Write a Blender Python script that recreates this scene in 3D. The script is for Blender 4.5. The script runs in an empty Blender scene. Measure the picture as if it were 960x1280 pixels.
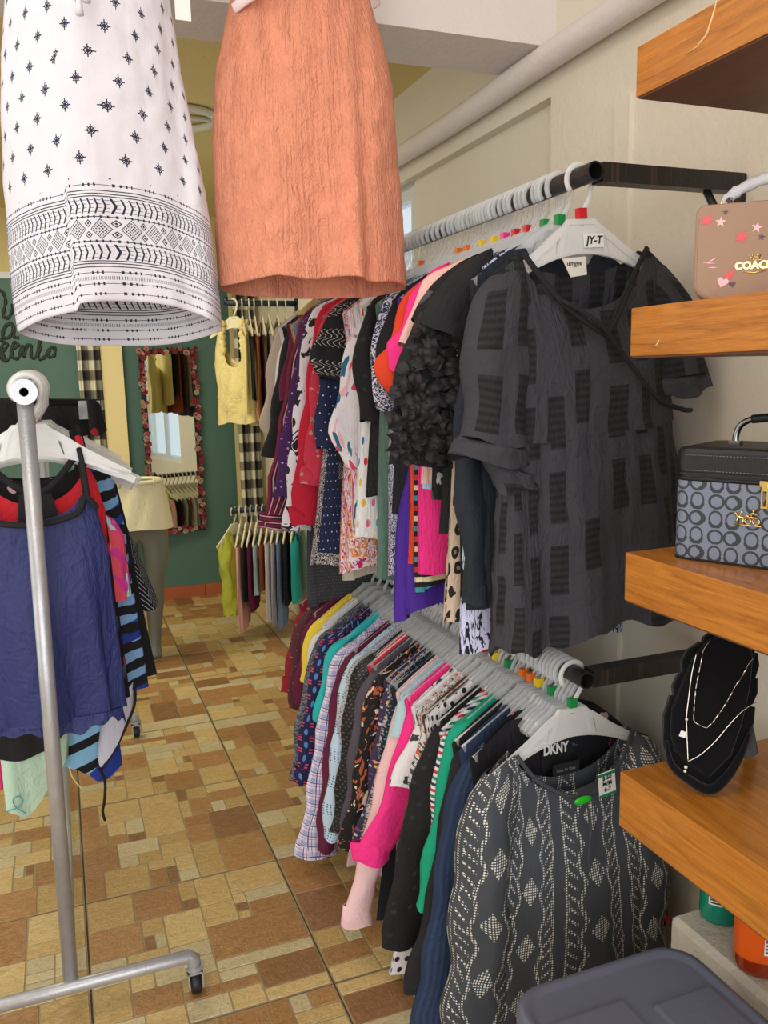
import bpy, bmesh, math, random
from mathutils import Vector, Matrix, noise
PI = math.pi
random.seed(7)
sc = bpy.context.scene
col = sc.collection

# ------------------------------------------------------------------ camera
H = 1.54
CR = Vector((0.9327, -0.3610, -0.0228)).normalized()
FPX = 1052.84
_pt, _ro, _yw = 0.160843483, -0.022803952, 0.365713367
F_ = Vector((math.sin(_yw)*math.cos(_pt), math.cos(_yw)*math.cos(_pt), -math.sin(_pt)))
R0 = Vector((math.cos(_yw), -math.sin(_yw), 0)); U0 = R0.cross(F_)
CR = R0*math.cos(_ro) + U0*math.sin(_ro); CU = U0*math.cos(_ro) - R0*math.sin(_ro)
camd = bpy.data.cameras.new('camera'); cam = bpy.data.objects.new('camera', camd); col.objects.link(cam)
camd.sensor_fit = 'VERTICAL'; camd.sensor_height = 36; camd.lens = 36*FPX/1280; camd.clip_start = .05
cam.matrix_world = Matrix(((CR.x, CU.x, -F_.x, 0), (CR.y, CU.y, -F_.y, 0), (CR.z, CU.z, -F_.z, H), (0, 0, 0, 1)))
sc.camera = cam
def ray(u, v): return CR*((u-480)/FPX) - CU*((v-640)/FPX) + F_
CAM = Vector((0, 0, H))
def aY(u, v, Y): d = ray(u, v); return CAM + d*(Y/d.y)
def aX(u, v, X): d = ray(u, v); return CAM + d*(X/d.x)
def aZ(u, v, Z): d = ray(u, v); return CAM + d*((Z-H)/d.z)

# ------------------------------------------------------------------ light
sc.view_settings.view_transform = 'Standard'; sc.view_settings.look = 'None'
sc.view_settings.exposure = 0.28; sc.view_settings.gamma = 1.0
w = bpy.data.worlds.new('world'); sc.world = w; w.use_nodes = True
w.node_tree.nodes['Background'].inputs[0].default_value = (0.80, 0.90, 1.0, 1)
w.node_tree.nodes['Background'].inputs[1].default_value = 1.0
def area(name, loc, size, sizey, power, colr, target):
    l = bpy.data.lights.new(name, 'AREA'); l.shape = 'RECTANGLE'; l.size = size; l.size_y = sizey
    l.energy = power; l.color = colr
    o = bpy.data.objects.new(name, l); col.objects.link(o); o.location = loc
    o.rotation_euler = (Vector(target)-Vector(loc)).to_track_quat('-Z', 'Y').to_euler()
    return o
area('storefront_daylight', (-.7, -1.9, 1.7), 3.4, 2.6, 60, (1.0, .975, .95), (0.3, 3, 1.0))
area('side_fill', (-2.1, 2.4, 1.5), 2.4, 2.0, 16, (.86, .93, 1.0), (1.0, 2.6, .9))  # added cool fill in front of the solid left wall, no opening there
area('back_warm_fill', (-.3, 4.4, 2.58), 1.2, .5, 24, (1.0, .92, .70), (-.3, 4.4, 0))  # added warm fill under the rear ceiling, not tied to any fixture
area('front_overhead_fill', (-.5, .9, 2.9), 1.2, .5, 9, (1.0, .93, .84), (.2, 1.4, 0))  # unseen overhead fill for the front area, no lamp fixture built

# ------------------------------------------------------------------ node helpers
class X:
    def __init__(s, nt, k): s.nt, s.k = nt, k
    def m(s, op, *a):
        n = s.nt.nodes.new('ShaderNodeMath'); n.operation = op
        for i, q in enumerate((s,)+a):
            if isinstance(q, X): s.nt.links.new(q.k, n.inputs[i])
            else: n.inputs[i].default_value = q
        return X(s.nt, n.outputs[0])
    def __add__(s, o): return s.m('ADD', o)
    def __sub__(s, o): return s.m('SUBTRACT', o)
    def __mul__(s, o): return s.m('MULTIPLY', o)
    def __truediv__(s, o): return s.m('DIVIDE', o)
    __radd__ = __add__; __rmul__ = __mul__
    def __neg__(s): return s.m('MULTIPLY', -1.0)
    def __lt__(s, o): return s.m('LESS_THAN', o)
    def __gt__(s, o): return s.m('GREATER_THAN', o)
    def mod(s, o): return (s/o).m('FRACT')*o
    def fr(s): return s.m('FRACT')
    def fl(s): return s.m('FLOOR')
    def abs(s): return s.m('ABSOLUTE')
    def mn(s, o): return s.m('MINIMUM', o)
    def mx(s, o): return s.m('MAXIMUM', o)
    def sin(s): return s.m('SINE')
    def inv(s): return (s*-1.0)+1.0
def vec(nt, a, b, c=0.0):
    n = nt.nodes.new('ShaderNodeCombineXYZ')
    for i, q in enumerate((a, b, c)):
        if isinstance(q, X): nt.links.new(q.k, n.inputs[i])
        else: n.inputs[i].default_value = q
    return n.outputs[0]
def rnd(nt, v):
    n = nt.nodes.new('ShaderNodeTexWhiteNoise'); n.noise_dimensions = '2D'; nt.links.new(v, n.inputs['Vector'])
    return X(nt, n.outputs['Value'])
def nz(nt, v, scale, detail=2, rough=.5, dist=0):
    n = nt.nodes.new('ShaderNodeTexNoise'); nt.links.new(v, n.inputs['Vector'])
    n.inputs['Scale'].default_value = scale; n.inputs['Detail'].default_value = detail
    n.inputs['Roughness'].default_value = rough; n.inputs['Distortion'].default_value = dist
    return X(nt, n.outputs['Fac'])
def vor(nt, v, scale, feat='F1', rn=1.0):
    n = nt.nodes.new('ShaderNodeTexVoronoi'); n.feature = feat; nt.links.new(v, n.inputs['Vector'])
    n.inputs['Scale'].default_value = scale; n.inputs['Randomness'].default_value = rn
    return n
def C4(c): return (c[0], c[1], c[2], 1)
def S(r, g, b):     # sRGB 0-255 -> linear
    f = lambda q: (q/255/12.92) if q/255 <= .04045 else ((q/255+.055)/1.055)**2.4
    return (f(r), f(g), f(b))
def mixc(nt, fac, a, b):
    n = nt.nodes.new('ShaderNodeMix'); n.data_type = 'RGBA'
    nt.links.new(fac.k, n.inputs[0])
    for i, q in ((6, a), (7, b)):
        if isinstance(q, tuple): n.inputs[i].default_value = C4(q)
        else: nt.links.new(q, n.inputs[i])
    return n.outputs[2]
def ramp(nt, fac, cols):
    n = nt.nodes.new('ShaderNodeValToRGB'); n.color_ramp.interpolation = 'CONSTANT'
    e = n.color_ramp.elements
    while len(e) < len(cols): e.new(.5)
    for i, c in enumerate(cols): e[i].position = i/len(cols); e[i].color = C4(c)
    nt.links.new(fac.k, n.inputs[0]); return n.outputs[0]
def mat(name, base=(.8, .8, .8), rough=.6, metal=0, pattern=None, bump=0, bscale=60, coat=0, alpha=None,
        coords='UV', sheen=0, emit=None, trans=0, bfn=None, spec=None):
    m = bpy.data.materials.new(name); m.use_nodes = True; nt = m.node_tree
    b = nt.nodes['Principled BSDF']; b.inputs['Base Color'].default_value = C4(base)
    b.inputs['Roughness'].default_value = rough; b.inputs['Metallic'].default_value = metal
    b.inputs['Coat Weight'].default_value = coat; b.inputs['Transmission Weight'].default_value = trans
    if spec is not None: b.inputs['Specular IOR Level'].default_value = spec
    if sheen: b.inputs['Sheen Weight'].default_value = sheen
    if alpha is not None: b.inputs['Alpha'].default_value = alpha
    if emit: b.inputs['Emission Color'].default_value = C4(base); b.inputs['Emission Strength'].default_value = emit
    tc = nt.nodes.new('ShaderNodeTexCoord'); src = tc.outputs[coords]
    sp = nt.nodes.new('ShaderNodeSeparateXYZ'); nt.links.new(src, sp.inputs[0])
    u, v, z = (X(nt, sp.outputs[i]) for i in range(3))
    if pattern:
        c = pattern(nt, u, v, z, src, base); nt.links.new(c, b.inputs['Base Color'])
    if bump:
        h = bfn(nt, u, v, z, src) if bfn else nz(nt, src, bscale, 3)
        bn = nt.nodes.new('ShaderNodeBump'); bn.inputs['Strength'].default_value = 1; bn.inputs['Distance'].default_value = bump
        nt.links.new(h.k, bn.inputs['Height']); nt.links.new(bn.outputs[0], b.inputs['Normal'])
    return m
# ---- textile patterns (u across, v down, in metres)
def p_vary(amt=.15, sc_=4):
    def f(nt, u, v, z, s, base):
        k = nz(nt, s, sc_, 3)
        return mixc(nt, k, tuple(c*(1-amt) for c in base), tuple(min(1, c*(1+amt)) for c in base))
    return f
def p_stripes(cols, period, axis='v', widths=None):
    def f(nt, u, v, z, s, base):
        q = (u if axis == 'v' else v)/period
        return ramp(nt, q.fr(), cols)
    return f
def p_dots(colr, pitch, rad, stag=True, cols=None):
    def f(nt, u, v, z, s, base):
        row = (v/pitch).fl()
        uu = u/pitch + (row.m('MODULO', 2.0)*.5 if stag else 0.0)
        a = uu.fr()-.5; b = (v/pitch).fr()-.5
        d = (a*a+b*b).m('SQRT')
        c = colr
        if cols: c = ramp(nt, rnd(nt, vec(nt, uu.fl(), row)), cols)
        return mixc(nt, d < rad/pitch, base, c)
    return f
def p_blotch(cols, scale, thr=.5, dist=1.5, stretch=1.0, vorn=False):
    def f(nt, u, v, z, s, base):
        vv = vec(nt, u, v*stretch)
        out = base
        for i, c in enumerate(cols):
            k = nz(nt, vec(nt, u+i*3.7, v*stretch), scale, 2, .5, dist)
            out = mixc(nt, k > (thr + .02*i), out, c)
        return out
    return f
def p_floral(cols, scale, size=.35, ring=None, petals=True):
    def f(nt, u, v, z, s, base):
        vn = vor(nt, vec(nt, u, v), scale)
        d = X(nt, vn.outputs['Distance'])
        w_ = nz(nt, vec(nt, u, v), scale*3.2, 1)*.35
        cs = nt.nodes.new('ShaderNodeSeparateColor'); nt.links.new(vn.outputs['Color'], cs.inputs[0])
        c = ramp(nt, X(nt, cs.outputs[0]), cols)
        o = mixc(nt, (d+w_) < (size+.17), base, c)
        if ring: o = mixc(nt, (d+w_) < (size*.35+.1), o, ring)
        return o
    return f
def p_leopard(c1, c2, scale):
    def f(nt, u, v, z, s, base):
        vn = vor(nt, vec(nt, u, v), scale); d = X(nt, vn.outputs['Distance'])
        d = d + nz(nt, vec(nt, u, v), scale*2, 2)*.3
        o = mixc(nt, d < .56, base, c1)
        return mixc(nt, d < .34, o, c2)
    return f
def p_plaid(c1, c2, c3, per):
    def f(nt, u, v, z, s, base):
        a = ((u/per).fr() < .35)*.5 + ((v/per).fr() < .35)*.5
        o = mixc(nt, a, base, c1)
        l = ((u/per+.6).fr() < .09).mx((v/per+.6).fr() < .09)
        o = mixc(nt, l, o, c2)
        l2 = ((u/per+.3).fr() < .05).mx((v/per+.3).fr() < .05)
        return mixc(nt, l2, o, c3)
    return f
def p_gingham(per, c0, c1, c2):
    def f(nt, u, v, z, s, base):
        a = ((u/per).fr() < .5); b = ((v/per).fr() < .5)
        return mixc(nt, a.mn(b), mixc(nt, a.mx(b), c0, c1), c2)
    return f
def p_patch(c, pu, pv):       # dark woven rectangles, staggered
    def f(nt, u, v, z, s, base):
        cu = (u/pu).fl(); off = rnd(nt, vec(nt, cu, 3.0))
        vv = v/pv + off
        r = rnd(nt, vec(nt, cu, vv.fl()))
        k = (((u/pu).fr()-.5).abs() < .27).mn((vv.fr()-.5).abs() < .35).mn(r > .16)
        k = k*(((v*420).sin()*.18)+.82)
        return mixc(nt, k, base, c)
    return f
def p_dotchain(c):            # fine white dot chains in zigzags and fringes
    def f(nt, u, v, z, s, base):
        P = .0058
        iu = (u/P).fl(); iv = (v/P).fl()
        a = (u/P).fr()-.5; b = (v/P).fr()-.5
        dot = (a*a+b*b) < .105
        ku = (u+5.0)/.165; cx = (ku.fr()-.5).abs()      # 0 at centre of band .. .5 edge
        tri = ((v/.085).fr()-.5).abs()*2                 # 0..1 zigzag
        zig = (cx-.16-tri*.075).abs() < .022
        zig2 = (cx-.40+tri*.03).abs() < .020
        fr1 = ((v/.026+cx*7).fr() < .30).mn(cx > .25).mn(cx < .37)
        dia = (cx*2.2+(((v/.13).fr()-.5).abs()*1.15)) < .30
        k = zig.mx(zig2).mx(fr1).mx(dia).mn(dot)
        return mixc(nt, k, base, c)
    return f

# ------------------------------------------------------------------ mesh helpers
def newmesh(name, verts, faces, m, parent=None, uvs=None, smooth=False, loc=None, mats=None, fm=None):
    me = bpy.data.meshes.new(name); me.from_pydata([tuple(v) for v in verts], [], faces); me.update()
    if m: me.materials.append(m)
    if mats:
        for q in mats: me.materials.append(q)
    if fm:
        for p, i in zip(me.polygons, fm): p.material_index = i
    if uvs is not None:
        ul = me.uv_layers.new(name='uv')
        for l in me.loops: ul.data[l.index].uv = uvs[l.vertex_index]
    if smooth:
        for p in me.polygons: p.use_smooth = True
    o = bpy.data.objects.new(name, me); col.objects.link(o)
    if parent: o.parent = parent
    if loc: o.location = loc
    return o
def bm_obj(name, bm, m, parent=None, smooth=False, loc=None):
    me = bpy.data.meshes.new(name); bmesh.ops.recalc_face_normals(bm, faces=bm.faces[:]); bm.to_mesh(me); bm.free()
    if m: me.materials.append(m)
    if smooth:
        for p in me.polygons: p.use_smooth = True
    o = bpy.data.objects.new(name, me); col.objects.link(o)
    if parent: o.parent = parent
    if loc: o.location = loc
    return o
def box(name, lo, hi, m, parent=None, bev=0, bm=None):
    own = bm is None
    if own: bm = bmesh.new()
    r = bmesh.ops.create_cube(bm, size=1)
    c = [(a+b)/2 for a, b in zip(lo, hi)]; s = [abs(b-a) for a, b in zip(lo, hi)]
    bmesh.ops.scale(bm, vec=s, verts=r['verts']); bmesh.ops.translate(bm, vec=c, verts=r['verts'])
    if bev:
        es = list({e for v in r['verts'] for e in v.link_edges})
        bmesh.ops.bevel(bm, geom=es, offset=bev, segments=2, affect='EDGES', profile=.6)
    if own:
        # box-projected uv
        o = bm_obj(name, bm, m, parent)
        return o
def tube_data(pts, r, n=8, flat=1.0, taper=None, closed=False, cap=True, flatdir=None):
    pts = [Vector(p) for p in pts]; vs = []; fs = []; N = len(pts)
    prev = None
    for i, p in enumerate(pts):
        a = pts[(i-1) % N] if (closed or i > 0) else p
        b = pts[(i+1) % N] if (closed or i < N-1) else p
        t = (b-a).normalized()
        if flatdir is not None: s = Vector(flatdir).cross(t)
        elif prev is None: s = t.cross(Vector((0, 1, 0))); 
        else: s = prev - t*prev.dot(t)
        if s.length < 1e-4: s = t.cross(Vector((1, 0, 0)))
        s.normalize(); prev = s; q = t.cross(s)
        rr = r[i] if isinstance(r, (list, tuple)) else r
        for k in range(n):
            an = 2*PI*k/n
            vs.append(p + s*rr*math.cos(an) + q*rr*flat*math.sin(an))
    M = N if closed else N-1
    for i in range(M):
        for k in range(n):
            j = (i+1) % N
            fs.append((i*n+k, i*n+(k+1) % n, j*n+(k+1) % n, j*n+k))
    if cap and not closed:
        fs.append(tuple(range(n))[::-1]); fs.append(tuple((N-1)*n+k for k in range(n)))
    return vs, fs
def tube(name, pts, r, m, parent=None, n=8, **k):
    vs, fs = tube_data(pts, r, n, **k); return newmesh(name, vs, fs, m, parent, smooth=True)
def merge(parts):
    V = []; Fc = []
    for vs, fs in parts:
        o = len(V); V += list(vs); Fc += [tuple(i+o for i in f) for f in fs]
    return V, Fc
def boxd(lo, hi):
    x0, y0, z0 = lo; x1, y1, z1 = hi
    v = [(x0, y0, z0), (x1, y0, z0), (x1, y1, z0), (x0, y1, z0), (x0, y0, z1), (x1, y0, z1), (x1, y1, z1), (x0, y1, z1)]
    return [Vector(q) for q in v], [(3, 2, 1, 0), (4, 5, 6, 7), (0, 1, 5, 4), (1, 2, 6, 5), (2, 3, 7, 6), (3, 0, 4, 7)]
def lathe(prof, n=24, sx=1, sy=1, ctr=(0, 0)):
    vs = []; fs = []
    for r, z in prof:
        for k in range(n):
            a = 2*PI*k/n; vs.append(Vector((ctr[0]+r*sx*math.cos(a), ctr[1]+r*sy*math.sin(a), z)))
    for i in range(len(prof)-1):
        for k in range(n): fs.append((i*n+k, i*n+(k+1) % n, (i+1)*n+(k+1) % n, (i+1)*n+k))
    fs.append(tuple(range(n))[::-1]); fs.append(tuple((len(prof)-1)*n+k for k in range(n)))
    return vs, fs
def prism(outline, y0, y1):   # outline in x,z ; extruded along y
    n = len(outline)
    vs = [Vector((x, y0, z)) for x, z in outline]+[Vector((x, y1, z)) for x, z in outline]
    fs = [tuple(range(n)), tuple(range(2*n-1, n-1, -1))]+[(i, (i+1) % n+0, n+(i+1) % n, n+i)[::-1] for i in range(n)]
    return vs, fs
def empty(name, loc=(0, 0, 0), rz=0, rx=0, ry=0):
    o = bpy.data.objects.new(name, None); col.objects.link(o); o.location = loc
    o.rotation_euler = (rx, ry, rz); o.empty_display_size = .05; return o
def tag(o, label, cat, group=None):
    o['label'] = label; o['category'] = cat
    if group: o['group'] = group
    return o
def struct(o): o['kind'] = 'structure'; return o
def copy_tree(o, parent=None):
    c = o.copy(); col.objects.link(c)
    if parent: c.parent = parent
    for ch in o.children: copy_tree(ch, c)
    return c
def text_mesh(body, size, m, parent=None, ext=.0008, name='lettering', shear=0, bold=0):
    cu = bpy.data.curves.new('t', 'FONT'); cu.body = body; cu.size = size; cu.extrude = ext; cu.align_x = 'CENTER'; cu.align_y = 'CENTER'
    cu.shear = shear; cu.offset = bold; cu.resolution_u = 3
    t = bpy.data.objects.new('t', cu); col.objects.link(t)
    dg = bpy.context.evaluated_depsgraph_get(); me = bpy.data.meshes.new_from_object(t.evaluated_get(dg))
    bpy.data.objects.remove(t); me.materials.clear(); me.materials.append(m)
    o = bpy.data.objects.new(name, me); col.objects.link(o)
    if parent: o.parent = parent
    return o
def lerp(a, b, t): return a+(b-a)*t
def curve1(pts, t):   # smooth polyline interpolation through a list of tuples at t in 0..1
    n = len(pts)-1; s = min(max(t, 0), 1)*n; i = min(int(s), n-1); f = s-i
    p0 = pts[max(i-1, 0)]; p1 = pts[i]; p2 = pts[i+1]; p3 = pts[min(i+2, n)]
    return tuple(.5*((2*b)+(c-a)*f+(2*a-5*b+4*c-d)*f*f+(3*b-a-3*c+d)*f**3) for a, b, c, d in zip(p0, p1, p2, p3))
def smooth_path(pts, n): return [curve1(pts, i/(n-1)) for i in range(n)]
def interp(tab, t):
    for (a, va), (b, vb) in zip(tab, tab[1:]):
        if t <= b: return lerp(va, vb, (t-a)/(b-a) if b > a else 0)
    return tab[-1][1]

# ------------------------------------------------------------------ materials of the setting
def stucco(nt, u, v, z, s): return nz(nt, s, 9, 4, .6)*1.0 + nz(nt, s, 70, 3, .6)*.35
M = {}
M['cream'] = mat('cream_wall_paint', S(232, 224, 206), .75, pattern=p_vary(.035, 1.3), coords='Object', bump=.005, bfn=stucco)
M['white'] = mat('white_wall_paint', S(232, 224, 220), .7, pattern=p_vary(.03, 2), coords='Object', bump=.005, bfn=stucco)
M['yellow'] = mat('yellow_wall_paint', S(226, 208, 146), .8, pattern=p_vary(.04, 1.2), coords='Object', bump=.004, bfn=stucco)
M['pillar'] = mat('butter_wall_paint', S(246, 228, 168), .7, coords='Object', bump=.003, bscale=30)
M['green'] = mat('green_wall_paint', S(80, 116, 104), .55, pattern=p_vary(.07, 1.1), coords='Object', bump=.003, bscale=20)
M['grout'] = mat('stone_joint_grout', S(160, 144, 108), .8, pattern=p_vary(.15, 20), coords='Object')
M['joint'] = mat('dark_tile_joint', S(92, 66, 50), .8)
M['terra'] = mat('terracotta', S(176, 96, 56), .5, pattern=p_vary(.15, 9), coords='Object')
M['ledge'] = mat('white_painted_cement', S(214, 206, 190), .7, pattern=p_vary(.10, 8), coords='Object', bump=.01, bfn=stucco)

def stone_mat(n, c, c2):
    def f(nt, u, v, z, s, base):
        k = nz(nt, s, 5, 4, .6, 1.2); k2 = nz(nt, vec(nt, u*1.0, v*3.5), 22, 5, .7, 1.6)
        return mixc(nt, ((k-.5)*.8+(k2-.5)*2.2+.5), tuple(q*.86 for q in base), tuple(q*1.04 for q in c2))
    def bf(nt, u, v, z, s): return nz(nt, s, 35, 4, .6, 1.5)
    return mat('stone_'+n, c, .36, pattern=f, coords='Object', bump=.004, bfn=bf)
STONE = {'T': [stone_mat('tan', S(184, 150, 88), S(220, 190, 128)), stone_mat('sand', S(196, 164, 100), S(226, 200, 140)), stone_mat('honey', S(176, 142, 82), S(206, 174, 112))],
         'C': [stone_mat('cream', S(196, 178, 130), S(222, 206, 162)), stone_mat('pale', S(188, 170, 124), S(212, 196, 154))],
         'B': [stone_mat('brown', S(158, 112, 62), S(194, 148, 92)), stone_mat('umber', S(148, 104, 58), S(184, 136, 82))],
         'D': [stone_mat('dark', S(126, 88, 52), S(160, 116, 72))]}

# ------------------------------------------------------------------ floor: ceramic tiles pressed with a patchwork of stones
XW, YB = 1.36, 6.0
TX, TY, X0, Y0 = .585, .607, -.035, 1.873
floor = struct(newmesh('floor', *boxd((-2.6, -2.2, -.06), (XW+.14, YB+.1, -.006)), M['joint']))
T1 = [(0,18,5.5,6,'T'),(5.5,18,5.5,6,'B'),(11,20,2,4,'T'),(11,18,2,2,'D'),(13,18,4,6,'T'),(17,19,7,5,'T'),(18.5,16.8,5.5,2.2,'C'),
 (18.5,14,5.5,2.8,'B'),(17,17,1.5,2,'T'),(17,15.4,1.5,1.6,'D'),(17,14,1.5,1.4,'T'),(13,14,4,4,'T'),(8.5,12,4.5,6,'T'),(13,14-.0,0,0,''),
 (0,12.5,6,5.5,'B'),(6,15,2.5,3,'T'),(6,12.5,1.2,2.5,'D'),(7.2,12.5,1.3,2.5,'C'),(13,8,11,6,'B'),(0,8.5,4,4,'C'),(4,9.5,4.5,3,'T'),
 (8.5,9.5,4.5,2.5,'C'),(4,6.5,2.5,3,'T'),(6.5,6.5,6.5,3,'C'),(0,3,4,5.5,'T'),(4,3,5,3.5,'B'),(9,4.5,4,2,'T'),(0,0,5,3,'C'),(5,0,4,3,'T'),
 (9,3,8,1.5,'B'),(9,0,4.5,3,'C'),(13.5,0,3.5,3,'T'),(13,6.2,11,1.8,'C'),(13,4.5,4,1.7,'C'),(17,2,7,4.2,'D'),(17,0,7,2,'T')]
T1 = [r for r in T1 if r[4]]
def guill(rng, x, y, w_, h_, out):
    if (w_*h_ < 70 and rng.random() < .5) or w_*h_ < 12 or max(w_, h_) < 4:
        out.append((x, y, w_, h_, rng.choice('TTTTTTCCCBBBD' if w_*h_ > 6 else 'TCCDT'))); return
    if w_*1.0 > h_*(1.3 if rng.random() < .5 else .8):
        a = round(w_*rng.uniform(.3, .7)*2)/2; guill(rng, x, y, a, h_, out); guill(rng, x+a, y, w_-a, h_, out)
    else:
        a = round(h_*rng.uniform(.3, .7)*2)/2; guill(rng, x, y, w_, a, out); guill(rng, x, y+a, w_, h_-a, out)
TT = [T1]
for sd in (3, 11, 21):
    o_ = []; guill(random.Random(sd), 0, 0, 24, 24, o_); TT.append(o_)
_sm = {}
def stone_mesh(w_, h_, m, seed):
    key = (round(w_, 3), round(h_, 3), m.name, seed)
    if key in _sm: return _sm[key]
    rng = random.Random(hash((w_, h_, seed)) & 0xffff)
    a, b = w_/2-.0015, h_/2-.0015; c = min(a, b)*.22; c = min(c, .0028)
    ol = [(-a+c, -b), (a-c, -b), (a, -b+c), (a, b-c), (a-c, b), (-a+c, b), (-a, b-c), (-a, -b+c)]
    ol = [(x+rng.uniform(-.0012, .0012), y+rng.uniform(-.0012, .0012)) for x, y in ol]
    k = .0016
    vs = [(x, y, -.003) for x, y in ol]+[(x*(1-k/a), y*(1-k/b), 0) for x, y in ol]
    fs = [tuple(range(8, 16))]+[(i, (i+1) % 8, 8+(i+1) % 8, 8+i) for i in range(8)]
    me = bpy.data.meshes.new('stone'); me.from_pydata(vs, [], fs); me.update(); me.materials.append(m)
    _sm[key] = me; return me
slab = None; stones = []
rng = random.Random(5)
tiles = []
for j in range(-4, 7):
    for i in range(-4, 3):
        x, y = X0+i*TX, Y0+j*TY
        wx = min(TX, XW-x); wy = min(TY, YB-y)
        if wx < .05 or wy < .02 or y < -.8: continue
        tiles.append((i, j, x, y, wx, wy))
allst = []
for (i, j, x, y, wx, wy) in tiles:
    key = 't%.3f_%.3f' % (wx, wy)
    me = bpy.data.meshes.get(key)
    if not me:
        vs, fs = boxd((.0025, .0025, -.010), (wx-.0025, wy-.0025, -.0018)); me = bpy.data.meshes.new(key); me.from_pydata(vs, [], fs); me.materials.append(M['grout'])
    t = bpy.data.objects.new('tile', me); col.objects.link(t); t.parent = floor; t.location = (x, y, 0)
    tp = TT[0] if (i, j) in ((0, 0), (1, 1), (-1, 1), (0, 2)) else TT[(i*7+j*3) % len(TT)]
    rot = 0 if (i, j) == (0, 0) else (i*5+j*3) % 4
    for (a, b, c, d, k) in tp:
        for _ in range(rot): a, b, c, d = 24-b-d, a, d, c
        xa, ya, xb, yb = a/24*TX, b/24*TY, (a+c)/24*TX, (b+d)/24*TY
        xa = max(xa, .0035); ya = max(ya, .0035); xb = min(xb, wx-.0035); yb = min(yb, wy-.0035)
        if xb-xa < .012 or yb-ya < .012: continue
        cx, cy = (xa+xb)/2, (ya+yb)/2
        dist = math.hypot(x+cx-.25, y+cy-1.0) + (3 if (x+cx < -.45 or x+cx > .95 or y+cy < 1.0) else 0)
        allst.append((dist, t, cx, cy, xb-xa, yb-ya, rng.choice(STONE[k]), rng.randrange(3), x, y))
allst.sort(key=lambda q: q[0])
for (d_, t, cx, cy, w_, h_, m, sd, x, y) in allst[:298]:
    o = bpy.data.objects.new('stone', stone_mesh(w_, h_, m, sd)); col.objects.link(o); o.parent = t; o.location = (cx, cy, rng.uniform(-.0004, .0003))
bym = {}
for (d_, t, cx, cy, w_, h_, m, sd, x, y) in allst[298:]:
    me = stone_mesh(w_, h_, m, sd); V, Fc, MI, ms = bym.setdefault('all', ([], [], [], []))
    if m not in ms: ms.append(m)
    o = len(V); V += [(v.co.x+x+cx, v.co.y+y+cy, v.co.z) for v in me.vertices]; Fc += [tuple(q+o for q in p.vertices) for p in me.polygons]
    MI += [ms.index(m)]*len(me.polygons)
V, Fc, MI, ms = bym['all']
newmesh('stone', V, Fc, None, floor, mats=ms, fm=MI)['kind'] = 'stuff'

# ------------------------------------------------------------------ walls, ceiling, beam, pipe
YP = 2.17
vs, fs = merge([boxd((XW, -2.2, 0), (XW+.14, YP, 3.0)), boxd((XW+.04, YP, 0), (XW+.14, 3.23, 2.30)), boxd((XW, YP, 2.30), (XW+.14, YB, 3.0)),
                boxd((XW, 3.23, 0), (XW+.14, 4.3, .8)), boxd((XW, 4.3, 0), (XW+.14, YB, 2.30)), boxd((XW-.012, 1.80, 0), (XW, 1.86, 2.2))])
struct(newmesh('wall_right', vs, fs, M['cream']))
g = struct(empty('window_1', (XW+.07, 3.765, 1.54)))
vs, fs = merge([boxd((-.03, -.535, -.74), (.03, -.495, .74)), boxd((-.03, .495, -.74), (.03, .535, .74)), boxd((-.03, -.495, -.74), (.03, .495, -.70)), boxd((-.03, -.495, .70), (.03, .495, .74)), boxd((-.02, -.015, -.70), (.02, .015, .70))])
M['alu'] = mat('white_aluminium', S(225, 228, 230), .4)
M['pane'] = mat('window_glass', (.75, .9, 1.0), .05, alpha=.25)
newmesh('window_frame', vs, fs, M['alu'], g)
newmesh('pane', *boxd((-.004, -.495, -.70), (.004, -.015, .70)), M['pane'], g); newmesh('pane', *boxd((-.004, .015, -.70), (.004, .495, .70)), M['pane'], g)
struct(newmesh('wall_back', *boxd((-2.6, YB, 0), (1.17, YB+.1, 2.21)), M['green']))
struct(newmesh('wall_back', *merge([boxd((-2.6, YB, 2.21), (XW, YB+.1, 2.63)), boxd((1.17, YB, 0), (XW, YB+.1, 2.21))]), M['yellow']))
struct(newmesh('trim_1', *boxd((-2.6, YB-.012, 2.20), (.15, YB, 2.24)), M['alu']))
struct(newmesh('wall_left', *boxd((-2.7, -2.2, 0), (-2.6, YB, 3.0)), M['cream']))
struct(newmesh('trim_2', *boxd((.30, YB-.06, 0), (.436, YB, 2.21)), M['pillar']))
struct(newmesh('ceiling', *boxd((-2.6, 2.39, 2.63), (XW, YB, 2.7)), M['yellow']))
struct(newmesh('ceiling', *boxd((-2.6, -2.2, 3.0), (XW, 2.147, 3.07)), M['white']))
struct(newmesh('trim_3', *boxd((-2.6, 2.147, 2.42), (XW, 2.39, 3.07)), M['white']))
pp = tag(tube('water_pipe', [(1.318, y, 2.378+.004*math.sin(y*4)) for y in [i*.15-1.2 for i in range(48)]], .036, M['white'], n=14), 'fat white painted pipe running along top of cream wall under beam', 'pipe')
bb = struct(empty('baseboard_back', (0, YB, 0)))
x = -2.4
while x < 1.1:
    if not (.27 < x+.15 < .45): newmesh('tile', *boxd((x+.002, -.012, 0), (x+.298, 0, .085)), M['terra'], bb)
    x += .3
lr = empty('ceiling_light', (aZ(224, 152, 2.60))); tag(lr, 'white ring lamp on ceiling between white and orange dresses', 'lamp')
M['wplastic'] = mat('white_plastic', S(225, 225, 215), .4)
tube('ring', [(.15*math.cos(a), .15*math.sin(a), .012) for a in [2*PI*i/32 for i in range(32)]], .016, M['wplastic'], lr, closed=True)
tube('bracket', [(-.15, 0, .018), (.15, 0, .018)], .01, M['wplastic'], lr)
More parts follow.
